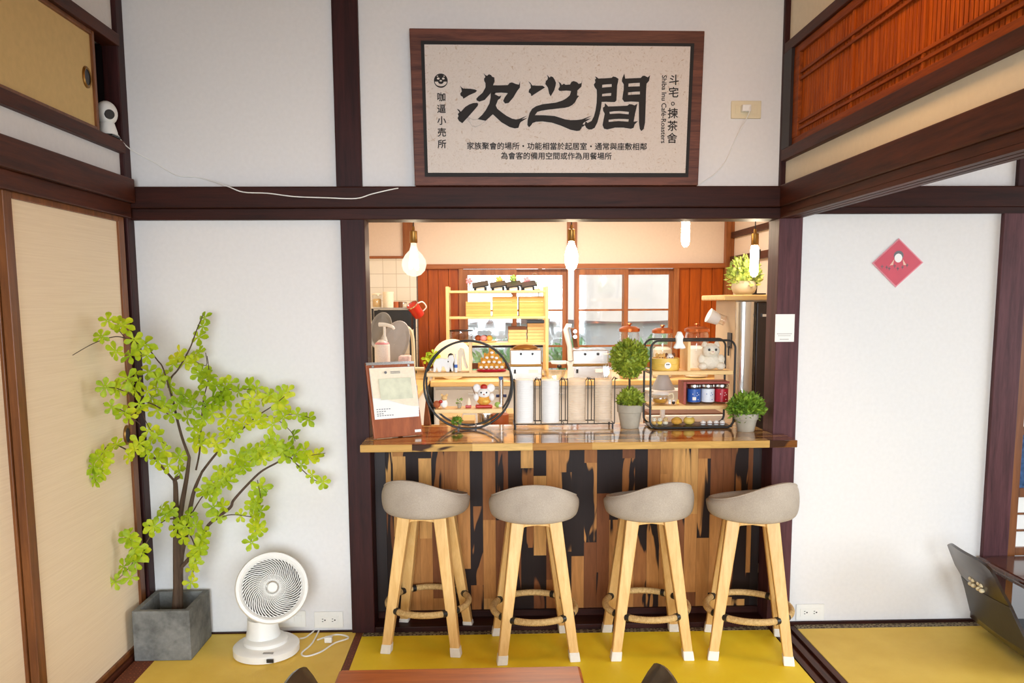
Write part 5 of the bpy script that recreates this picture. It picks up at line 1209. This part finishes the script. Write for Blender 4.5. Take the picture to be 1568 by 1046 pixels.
# calendar on a leaning wooden board
cal = thing('desk_calendar', 'paper calendar on a reddish wooden easel board at the left end of the bar', 'calendar', (-.40, -.01, WT))
TL, TR, BL, BR = Vector((-0.513, -0.045, 1.169)), Vector((-0.324, 0.055, 1.168)), Vector((-.480, -.075, WT+.001)), Vector((-.288, .045, WT+.001))
NRM = (TR-TL).cross(BL-TL).normalized()
BR.y = TL.y-((BR.x-TL.x)*NRM.x+(BR.z-TL.z)*NRM.z)/NRM.y     # keep the board flat
if NRM.y > 0: NRM = -NRM
def cp(u, v, o): return (TL*(1-u)+TR*u)*(1-v)+(BL*(1-u)+BR*u)*v+NRM*o
def sheet(b, u0, u1, v0, v1, o0, o1):
    vs = [cp(u, v, o) for o in (o0, o1) for u, v in ((u0, v0), (u1, v0), (u1, v1), (u0, v1))]
    b._add(vs, [(0, 1, 2, 3), (7, 6, 5, 4), (0, 4, 5, 1), (1, 5, 6, 2), (2, 6, 7, 3), (3, 7, 4, 0)]); return b
sheet(MB(), 0, 1, 0, 1, 0, .012).build('easel_board', wood('mahogany_board', RGB(128, 62, 28), RGB(172, 92, 48), 'z', 1, .4), cal, bevel=.002)
sheet(MB(), 0, 1, 0, .035, .012, .016).build('clip_strip', 'chrome', cal)
for u in (.13, .87):
    c = cp(u, .055, .012); MB().cyl(c, c+NRM*.005, .005, seg=14).build('rivet', 'chrome', cal)
for k, (v1, u0, u1) in enumerate(((.75, .055, .965), (.735, .055, .967), (.70, .055, .97), (.665, .055, .975), (.63, .055, .98))):
    sheet(MB(), u0, u1, .075, v1, .0122+k*.0012, .0128+k*.0012).build('page', 'paper', cal)
b = MB(); G = []
for i in range(9):
    u = .055+.91*i/8; G.append([cp(u, .08+(.46-.07*math.cos(PI*i/8))*j/6, .0185+.006*(j/6)**2*(1-.5*i/8)) for j in range(7)])
slab(b, G, .0005).build('page', 'cream', cal, True)
sheet(MB(), .20, .86, .22, .50, .0262, .0268).build('printed_picture', plain('faded_landscape_print', RGB(214, 214, 188), .8, .12, 26), cal)
c = cp(.36, .14, .0245)
MB().cyl(c, c+NRM*.001, .0058, seg=20).build('printed_emblem', 'grey_ink', cal)
b = MB()
for v in (.130, .148): sheet(b, .46, .66, v, v+.008, .0245, .025)
for v, n in ((.615, 6), (.645, 4), (.675, 3), (.70, 7)):
    for k in range(n): sheet(b, .10+.05*k, .13+.05*k, v, v+.010, .0186, .0192)
b.build('printed_lines', 'grey_ink', cal)
sheet(MB(), .84, .97, .925, .96, .0122, .0128).build('small_label', 'paper', cal)
b = MB(); b.beam(cp(.5, .15, -.002), cp(.5, .15, -.002)+Vector((.03, .09, -(cp(.5, .15, 0).z-WT)+.0015)), .02, .006).build('prop_leg', 'brown_card', cal)

# round two-ring shelf
rs = thing('round_ring_shelf', 'round black double-ring shelf with two pale boards on the bar', 'shelf', (-.09, .21, WT))
RC = Vector((-0.091, .15, WT+.199)); RR = .194
ring = lambda y, r, dz: [(RC.x+r*math.cos(2*PI*k/72), y, RC.z+dz+r*math.sin(2*PI*k/72)) for k in range(72)]
MB().tube(ring(.145, RR, 0), .0048, 10, True).build('ring', 'black_metal', rs, True)
MB().tube(ring(.262, RR-.002, -.002), .0048, 10, True).build('ring', 'black_metal', rs, True)
zu = 1.1; zl = 0.938
for z in (zu, zl):
    hw = math.sqrt(RR**2-(z-RC.z)**2)-.006
    MB().box(RC.x-hw, RC.x+hw, .148, .262, z-.009, z+.009).build('shelf_board', 'pine_x', rs, bevel=.002)
MB().box(RC.x+.004, RC.x+.016, .15, .262, zu+.0092, RC.z+RR-.006).build('divider', 'pine', rs)
for dx in (-.045, .03): MB().box(RC.x+dx-.004, RC.x+dx+.004, .142, .268, WT, WT+.010).build('foot', 'black_metal', rs)
ZU, ZL = zu+.0095, zl+.0095
RP = lambda xs, yy, y=.2: ((xs-749)*(y+3.4236)/1250, y, 1.4167+(462-yy)*(y+3.4236)/1250)
# upper board
t = thing('animal_cutout', 'white wooden animal cutout standing on the upper left of the round shelf', 'ornament', RP(680, 568))
k = .00288; ox = RP(664, 568)[0]
pg = [(0, 0), (4, 0), (6, 7), (8, 0), (13, 0), (15, 8), (18, 8), (22, 0), (27, 0), (28, 8), (31, 0), (34, 1), (33, 12), (36, 19), (33, 26), (27, 25), (24, 20), (14, 21), (5, 20), (1, 14)]
MB().prism([(ox+x*k*.92, ZU+.0004+z*k) for x, z in pg], .185, .203).build('silhouette', 'white_card', t, bevel=.002)
MB().ball((RP(687, 552)[0], .1842, RP(687, 552)[2]), .003, .001, .003, 8).build('eye', 'ink', t)
t = thing('toy_penguin', 'small black and white penguin toy at the back of the round shelf', 'toy', RP(690, 560, .235))
q = RP(691, 556, .235)
MB().lathe([(.014, 0), (.020, .012), (.020, .035), (.013, .055), (.014, .065), (.010, .076), (.002, .08)], (q[0], .235, ZU+.0005), 20).build('body', 'ink', t, True)
MB().ball((q[0]-.002, .219, ZU+.03), .012, .006, .022, 14).build('belly', 'white_card', t, True)
t = thing('slim_bottle', 'slim white bottle with blue marks on the round shelf', 'bottle', RP(698.5, 565, .19))
q = RP(698.5, 565, .17)
MB().lathe([(.006, 0), (.0075, .004), (.0075, .05), (.004, .062), (.004, .082)], (q[0], .17, ZU+.0004), 16).build('bottle', 'white_plastic', t, True)
MB().lathe([(.0078, .02), (.0078, .034)], (q[0], .17, ZU+.0004), 16, cap=False).build('label', 'blue', t, True)
t = thing('wooden_number_block', 'curved pale wooden ornament beside the slim bottle', 'ornament', RP(706, 560, .21))
q = RP(702, 568, .21); pg = [(0, 0), (7, 0), (7, 18), (10, 24), (13, 10), (17, 4), (21, 5), (16, 16), (14, 26), (12, 33), (5, 35), (0, 30)]
MB().prism([(q[0]+x*.0021, ZU+.0005+z*.0030) for x, z in pg], .20, .222).build('ornament', 'cream', t, bevel=.002)
t = thing('toy_pile', 'pyramid of small golden toy animals on a dark red base', 'toy', RP(753, 560))
q = RP(753, 570); qx = q[0]
MB().lathe([(.062, 0), (.068, .004), (.062, .010), (.003, .010)], (0, 0, 0), 32, Matrix.Translation((qx, .205, ZU+.0004)) @ Matrix.Diagonal((1, .6, 1, 1))).build('base', 'label_red', t, True)
pts = [(-.046, .024), (-.023, .024), (0, .024), (.023, .024), (.046, .024), (-.034, .046), (-.011, .047), (.012, .047), (.035, .045), (-.020, .066), (.003, .068), (.022, .064), (.002, .088)]
for i, (dx, dz) in enumerate(pts):
    c = Vector((qx+dx, .188+.006*(dz > .04), ZU+dz))
    b = MB().ball(c, .014, .014, .014, 12)
    for s_ in (-1, 1): b.ball(c+Vector((s_*.009, 0, .012)), .005, .004, .006, 8)
    a = b.build('toy_animal', 'gold', t, True)
    MB().ball(c+Vector((0, -.0115, -.003)), .008, .0045, .006, 10).build('muzzle', 'white_card', a, True)
# lower board
t = thing('mouse_figurine', 'brown and white mouse figurine on the lower left of the round shelf', 'figurine', RP(677, 622))
q = RP(676, 622)
MB().ball((q[0]+.010, .2, ZL+.019), .017, .014, .019, 16).build('body', 'white_card', t, True)
MB().ball((q[0]+.012, .195, ZL+.046), .013, .012, .012, 14).build('head', 'kraft_pale', t, True)
for s_ in (-1, 1): MB().ball((q[0]+.012+s_*.011, .197, ZL+.058), .006, .003, .006, 10).build('ear', 'kraft_pale', t, True)
MB().ball((q[0]-.022, .2, ZL+.017), .016, .014, .017, 14).build('barrel', 'terracotta', t, True)
MB().ball((q[0]-.004, .188, ZL+.030), .009, .006, .008, 10).build('scarf', 'red', t, True)
t = thing('mini_pot', 'tiny grey pot with a sprig on the lower board of the round shelf', 'pot', RP(703, 622))
q = RP(703, 622)
MB().lathe([(.008, 0), (.012, .02), (.010, .02), (.003, .016)], (q[0], .2, ZL+.0004), 18).build('pot', 'concrete', t, True)
tuft(MB(), (q[0], .2, ZL+.028), .012, .012, .012, 30, .009).build('sprig', 'moss_bright', t)
t = thing('red_base_figurine', 'tiny white figurine on a red block beside the lucky mouse', 'figurine', RP(717, 622))
q = RP(717, 622)
MB().box(q[0]-.013, q[0]+.013, .19, .21, ZL+.0004, ZL+.012).build('base', 'red', t, bevel=.002)
MB().lathe([(.008, .012), (.010, .022), (.006, .034), (.003, .044)], (q[0]+.002, .2, ZL), 16).build('figure', 'cream', t, True)
t = thing('lucky_mouse', 'white lucky mouse with round ears and a red cap on a red cushion', 'figurine', RP(741, 620))
q = RP(741, 622); x = q[0]
MB().box(x-.038, x+.038, .178, .225, ZL+.0004, ZL+.014).build('cushion', 'red', t, bevel=.005)
MB().ball((x, .2, ZL+.034), .032, .020, .024, 18).build('body', 'gold', t, True)
hd = MB().ball((x, .195, ZL+.066), .027, .020, .023, 18).build('head', 'white_card', t, True)
for s_ in (-1, 1):
    e = MB().ball((x+s_*.031, .2, ZL+.088), .018, .007, .019, 16).build('ear', 'white_card', hd, True)
    MB().ball((x+s_*.012, .176, ZL+.070), .0035, .002, .004, 8).build('eye', 'ink', hd)
    MB().ball((x+s_*.035, .19, ZL+.048), .013, .012, .018, 12).build('arm', 'white_card', t, True)
MB().ball((x, .197, ZL+.093), .016, .013, .013, 14).build('cap', 'red', hd, True)
MB().ball((x, .174, ZL+.062), .004, .003, .003, 8).build('nose', 'terracotta', hd)
MB().ball((x+.008, .178, ZL+.030), .014, .008, .008, 12).build('ingot', 'yellow', t, True)
MB().tube([(x-.037, .185, ZL+.055), (x-.052, .185, ZL+.095)], .0016, 6).build('rod', 'brown_card', t)
t = thing('green_dumpling_toy', 'small pale green toy at the right end of the lower board', 'toy', RP(763, 622))
q = RP(762, 622)
MB().ball((q[0], .2, ZL+.013), .014, .012, .0128, 14).build('body', 'leaf_green', t, True)
MB().ball((q[0]+.012, .193, ZL+.009), .009, .008, .0085, 12).build('belly', 'white_card', t, True)
t = thing('air_plant', 'tiny green sprig lying inside the bottom of the ring', 'plant', RP(699, 650))
q = RP(698, 650); tuft(MB(), (q[0], .2, WT+.030), .016, .014, .014, 60, .016, -.6).build('leaves', 'moss_bright', t)

# wire rack with four stacks
wr = thing('wire_cup_rack', 'black wire rack holding four upright stacks on the bar', 'rack', (.34, .2, WT))
W0, W1 = 0.109, 0.553
zb_ = 0.878
b = MB()
for y in (.148, .255): b.tube([(W0, y, zb_), (W1, y, zb_)], .0026, 8)
for x in (W0, (W0+W1)/2, W1): b.tube([(x, .148, zb_), (x, .255, zb_)], .0024, 8)
b.build('base_wire', 'black_metal', wr, True)
for x in (W0+.006, W1-.006):
    for y in (.148, .255): MB().cyl((x, y, WT), (x, y, zb_), .0042, seg=10).build('foot', 'black_metal', wr, True)
slots = [(803.5, 582, 'white_card', 'first white stack of cup lids from the left in the wire rack'), (843.5, 583, 'white_card', 'second white stack of cup lids in the wire rack'), (884, 581, 'clear', 'clear plastic cup stack beside the white stacks in the wire rack'), (925, 583, 'clear', 'last clear plastic cup stack in the wire rack, beside the topiary')]
zt_ = 1.076
for (xs, yt, mt, lab) in slots:
    X = (xs-749)*(.2+3.4236)/1250; rad = .0405; Z = 1.4167+(462-yt)*(.2+3.4236)/1250
    st = thing('cup_stack', lab, 'cup stack', (X, .2, zb_), 'cup stacks in the wire rack')
    n = int((Z-zb_)/(.0045 if mt == 'white_card' else .010)); prof = [(rad*.9, 0)]
    for k in range(n):
        z = (Z-zb_)*k/n; h = (Z-zb_)/n
        prof += [(rad, z+h*.15), (rad, z+h*.6), (rad*.975, z+h*.75), (rad*.975, z+h)]
    prof.append((rad*.8, Z-zb_+.002))
    MB().lathe(prof, (X, .2, zb_+.003), 32).build('cups', 'frosted' if mt == 'clear' else mt, st, True)
    for s_ in (-1, 1):
        x = X+s_*(rad+.0045)
        MB().tube(smoothpath([(x, .148, zb_), (x, .148, zt_-.012), (x+s_*.004, .148, zt_), (x+s_*.012, .16, zt_+.001)], 4)+[(x+s_*.012, .25, zt_), (x, .255, zt_-.02), (x, .255, zb_)], .0021, 8).build('guide_wire', 'black_metal', wr, True)

# topiary and potted tuft
tp = thing('topiary', 'two-tier ball topiary in a grey pot on the bar', 'potted plant', (0.624, .17, WT))
tx = 0.627; th = 0.961-WT
MB().lathe([(.039, 0), (.041, .006), (.052, th*.66), (.0565, th*.68), (.058, th), (.052, th), (.048, th*.88), (.003, th*.86)], (tx, .17, WT), 32).build('pot', 'concrete', tp, True)
MB().tube([(tx, .17, WT+th*.8), (tx-.003, .17, 1.075)], .005, 8).build('stem', 'bark', tp, True)
bz = 1.165
b = MB().ball((tx-.006, .17, bz), .066, .066, .066, 16); tuft(b, (tx-.006, .17, bz), .080, .080, .080, 1500, .016, -1, .80).build('ball_foliage', 'moss', tp)
b = MB().ball((tx, .17, WT+th+.015), .04, .04, .022, 12); tuft(b, (tx+.003, .17, WT+th+.010), .058, .058, .058, 620, .017, -.15, .6).build('lower_foliage', 'moss', tp)
potted('potted_tuft', 'round green tuft in a small grey pot at the right end of the bar', (1.109, .04, WT), .0515, .079, 'pot', 'moss_bright', (.078, .058, .072), 1200, .018, .04)

# black double-frame display shelf
ds = thing('display_shelf', 'black rounded double-frame display shelf with two pale boards on the bar', 'shelf', (.88, .2, WT))
def rrect(x0, x1, z0, z1, r, y, n=7):
    out = []
    for cx, cz, a0 in ((x1-r, z1-r, 0), (x0+r, z1-r, PI/2), (x0+r, z0+r, PI), (x1-r, z0+r, 1.5*PI)):
        for k in range(n+1): out.append((cx+r*math.cos(a0+k*PI/2/n), y, cz+r*math.sin(a0+k*PI/2/n)))
    return out
D0, D1 = 0.708, 1.079
dz1 = 1.245
for y in (.12, .27): MB().tube(rrect(D0, D1, WT+.0045, dz1, .035, y), .0048, 10, True).build('frame', 'black_metal', ds, True)
DU = 1.103; DL = 0.95
for z in (DU, DL): MB().box(D0+.006, D1-.006, .118, .272, z-.0085, z+.0085).build('shelf_board', 'pine_x', ds, bevel=.002)
MB().box(D0+.005, D1-.005, .123, .267, WT+.0045, WT+.0095).build('bottom_plate', 'black_metal', ds)
dvx = 0.878
MB().box(dvx-.008, dvx+.004, .122, .268, DU+.009, dz1-.006).build('divider', 'pine', ds)
for z in (DU, DL):
    for x in (D0, D1): MB().cyl((x, .12, z), (x, .27, z), .003, seg=8).build('cross_bar', 'black_metal', ds)
UZ, LZ, BZ = DU+.009, DL+.009, WT+.010
DP = lambda xs, yy, y=.19: ((xs-749)*(y+3.4236)/1250, y, 1.4167+(462-yy)*(y+3.4236)/1250)
t = thing('bamboo_steamer', 'small bamboo steamer basket with a round sticker on the display shelf', 'steamer', DP(1021, 567))
q = DP(1021, 567)
MB().lathe([(.060, 0), (.062, .003), (.062, .024), (.0605, .026), (.0625, .028), (.0625, .052), (.058, .054), (.056, .03), (.003, .028)], (q[0], .19, UZ+.0003), 36).build('basket', 'yellow', t, True)
c = Vector((q[0]-.002, .1265, UZ+.024)); MB().cyl(c, c+Vector((0, -.0012, 0)), .0145, seg=24).build('sticker', 'paper', t)
b = MB()
for s_ in (-1, 1): b.ball(c+Vector((s_*.004, -.0016, .004)), .0036, .0006, .0026, 8)
b.build('sticker_face', 'ink', t)
for i, (xs, m_, e_, lab) in enumerate(((1013, 'kraft', 'kraft', 'tan plush pup sitting in the steamer basket'), (1028, 'white_card', 'brown_card', 'white plush pup with dark ears sitting in the steamer basket'))):
    q2 = DP(xs, 545); p = thing('plush_pup', lab, 'plush toy', q2)
    hd = MB().ball((q2[0], .185, UZ+.052), .018, .017, .021, 14).build('head', m_, p, True)
    for s_ in (-1, 1):
        MB().ball((q2[0]+s_*.016, .185, UZ+.066), .007, .006, .010, 10).build('ear', e_, hd, True)
        MB().ball((q2[0]+s_*.006, .1675, UZ+.056), .0022, .0015, .0024, 8).build('eye', 'ink', hd)
    MB().ball((q2[0], .1665, UZ+.049), .006, .004, .0045, 8).build('muzzle', 'cream', hd, True)
t = thing('star_plush', 'white star-shaped plush hanging over the top bar of the display shelf', 'plush toy', DP(1042, 520, .11))
q = DP(1042, 522, .108); pg = []
for (x, z) in ((0, 28), (9, 26), (12, 18), (18, 10), (13, 4), (14, -8), (26, -24), (12, -28), (0, -26), (-12, -28), (-24, -24), (-13, -8), (-13, 4), (-18, 10), (-11, 18), (-9, 26)): pg.append((q[0]+x*.00112, q[2]+z*.00138))
MB().prism(pg, .096, .114).build('body', 'white_card', t, True, bevel=.006)
t = thing('cat_plush', 'fluffy cream cat plush sitting on the display shelf', 'plush toy', DP(1091, 566))
q = DP(1091, 566); x = q[0]; y0 = .19
bd_ = MB().ball((x, y0, UZ+.036), .046, .036, .036, 20).build('body', 'white_fur', t, True)
hd = MB().ball((x-.002, y0-.012, UZ+.085), .040, .032, .033, 20).build('head', 'white_fur', t, True)
for s_ in (-1, 1):
    MB().lathe([(.017, 0), (.012, .012), (.002, .030)], (x-.002+s_*.027, y0-.008, UZ+.103), 14).build('ear', 'white_fur', hd, True)
    MB().ball((x-.002+s_*.015, y0-.0425, UZ+.090), .0055, .003, .006, 12).build('eye', 'dark_plastic', hd, True)
    MB().ball((x+s_*.044, y0-.012, UZ+.046), .017, .016, .022, 14).build('arm', 'white_fur', t, True)
    MB().ball((x+s_*.040, y0-.022, UZ+.017), .022, .022, .0168, 14).build('foot', 'white_fur', t, True)
MB().ball((x-.002, y0-.043, UZ+.077), .013, .007, .009, 12).build('muzzle', 'cream', hd, True)
MB().ball((x-.002, y0-.050, UZ+.081), .003, .002, .0022, 8).build('nose', 'pink', hd, True)
t = thing('glass_teapot', 'little glass teapot with a white lid and amber tea on the display shelf', 'teapot', DP(1015, 618))
q = DP(1014, 618); x = q[0]
MB().lathe([(.026, 0), (.034, .012), (.037, .028), (.030, .042)], (x, .19, LZ+.0004), 28).build('pot_body', 'glass', t, True)
MB().lathe([(.022, .004), (.031, .012), (.033, .024), (.004, .025)], (x, .19, LZ+.0004), 24).build('tea', plain('amber_tea', RGB(206, 150, 60), .3, .1, 30), t, True)
MB().lathe([(.036, .042), (.040, .046), (.028, .056), (.003, .058)], (x, .19, LZ+.0004), 28).build('lid', 'white_card', t, True)
MB().tube(smoothpath([(x+.033, .19, LZ+.040), (x+.055, .185, LZ+.045), (x+.056, .185, LZ+.022), (x+.034, .19, LZ+.016)], 5), .0035, 8).build('handle', 'ivory_plastic', t, True)
MB().tube(smoothpath([(x-.03, .19, LZ+.02), (x-.046, .188, LZ+.03), (x-.052, .186, LZ+.044)], 4), .004, 8).build('spout', 'white_card', t, True)
for xs, m1, m2, lab in ((1029, 'white_card', 'white_card', 'tiny white cat figurine beside the glass teapot'), (1035, 'ink', 'white_card', 'tiny black and white figurine beside the red box'), (1041.5, 'yellow', 'yellow', 'tiny yellow duck figurine touching the red box')):
    q = DP(xs, 618, .165); t = thing('mini_figurine', lab, 'figurine', q, 'tiny figurines on the display shelf')
    MB().ball((q[0], .165, LZ+.0075), .0078, .007, .0073, 12).build('body', m1, t, True)
    MB().ball((q[0], .163, LZ+.017), .0055, .005, .005, 10).build('head', m2, t, True)
rb = thing('red_box', 'open red-brown wooden box frame holding the tea tins', 'box', DP(1080, 600, .24))
ra, rbx = DP(1047, 600, .2)[0], D1-.009; rz = 1.06
M['red_box'] = wood('red_lacquer_wood', RGB(140, 52, 36), RGB(176, 78, 54), 'x', 1.5, .4)
MB().box(ra, ra+.012, .16, .266, LZ+.0003, rz).build('side', 'red_box', rb, bevel=.001)
MB().box(ra+.0125, rbx, .16, .266, rz-.010, rz).build('top', 'red_box', rb, bevel=.001)
MB().box(ra+.0125, rbx, .256, .266, LZ+.0003, rz-.0105).build('back', 'red_box', rb)
for xs, m_, lab in ((1066.5, 'blue', 'tea tin with a deep blue label in the red box'), (1088, 'label_white', 'tea tin with a pale blue and white label in the red box'), (1109.5, 'label_red', 'tea tin with a crimson label in the red box')):
    q = DP(xs, 600, .195); t = thing('tea_tin', lab, 'tea tin', q, 'tea tins in the red box')
    H = rz-.012-LZ; r = .0296
    MB().lathe([(r*.98, 0), (r, .003), (r, H*.84), (r*.92, H*.86)], (q[0], .192, LZ+.0004), 28).build('tin_body', 'clear', t, True)
    MB().lathe([(r*.97, .008), (r*1.005, .009), (r*1.005, H*.74), (r*.97, H*.75)], (q[0], .192, LZ+.0004), 28).build('label', m_, t, True)
    MB().lathe([(r*1.02, H*.85), (r*1.02, H*.96), (r*.9, H*.98), (.002, H*.98)], (q[0], .192, LZ+.0004), 28).build('lid', 'chrome', t, True)
    b = MB()
    if m_ == 'blue': b.box(q[0]-.014, q[0]+.002, .1605, .1625, LZ+.018, LZ+.032)
    for kx, kz in ((.008, .050), (.014, .042), (.006, .038), (-.012, .045), (.012, .020)): b.ball((q[0]+kx, .164+abs(kx)*.18-.0015, LZ+kz), .0022, .0015, .0026, 6)
    b.build('label_print', 'blue' if m_ == 'label_white' else 'paper', t)
# bottom row of tiny ornaments
def blob(name, label, cat, xs, rx, rz, mat, top=None, grp=None, y=.185):
    q = DP(xs, 650, y); t = thing(name, label, cat, (q[0], y, BZ), grp)
    MB().ball((q[0], y, BZ+rz*.94), rx, rx*.85, rz, 16).build('body', mat, t, True)
    if top: MB().ball((q[0], y-.001, BZ+rz*1.62), rx*.62, rx*.55, rz*.42, 12).build('top', top, t, True)
for xs, m_, n_ in ((1005, 'kraft', 'first'), (1014, 'yellow', 'second'), (1023, 'cream', 'third')):
    q = DP(xs, 650, .18); t = thing('bun_figurine', '%s little bun-faced figurine from the left under the display shelf' % n_, 'figurine', (q[0], .18, BZ), 'bun figurines under the display shelf')
    MB().ball((q[0], .18, BZ+.0085), .012, .010, .0088, 14).build('body', m_, t, True)
    MB().ball((q[0], .178, BZ+.024), .011, .010, .010, 14).build('head', 'cream' if m_ != 'cream' else 'kraft_pale', t, True)
    for s_ in (-1, 1): MB().ball((q[0]+s_*.004, .1685, BZ+.026), .0015, .001, .0017, 6).build('eye', 'ink', t)
blob('bread_toy', 'golden loaf-shaped toy under the display shelf', 'toy', 1040.5, .025, .0165, 'gold', 'yellow')
blob('dumpling_toy', 'pale yellow dumpling toy on a green leaf under the display shelf', 'toy', 1060, .026, .019, 'yellow', 'cream')
for i, xs in enumerate((1082, 1092.5, 1102.5, 1112)):
    lab = ['leftmost tiny white rice-cake ornament under the display shelf', 'second tiny rice-cake ornament from the left under the display shelf', 'third tiny rice-cake ornament from the left under the display shelf', 'tiny rice-cake ornament nearest the frame corner under the display shelf'][i]
    q = DP(xs, 650, .165); t = thing('rice_cake_ornament', lab, 'ornament', (q[0], .165, BZ), 'rice-cake ornaments')
    MB().lathe([(.009, 0), (.0125, .006), (.0115, .013), (.005, .019), (.001, .021)], (q[0], .165, BZ+.0003), 16).build('rice_body', 'white_card', t, True)
    MB().lathe([(.0128, .0055), (.012, .009), (.010, .012), (.0118, .0125)], (q[0], .165, BZ+.0003), 16, cap=False).build('band', 'brown_card', t, True)
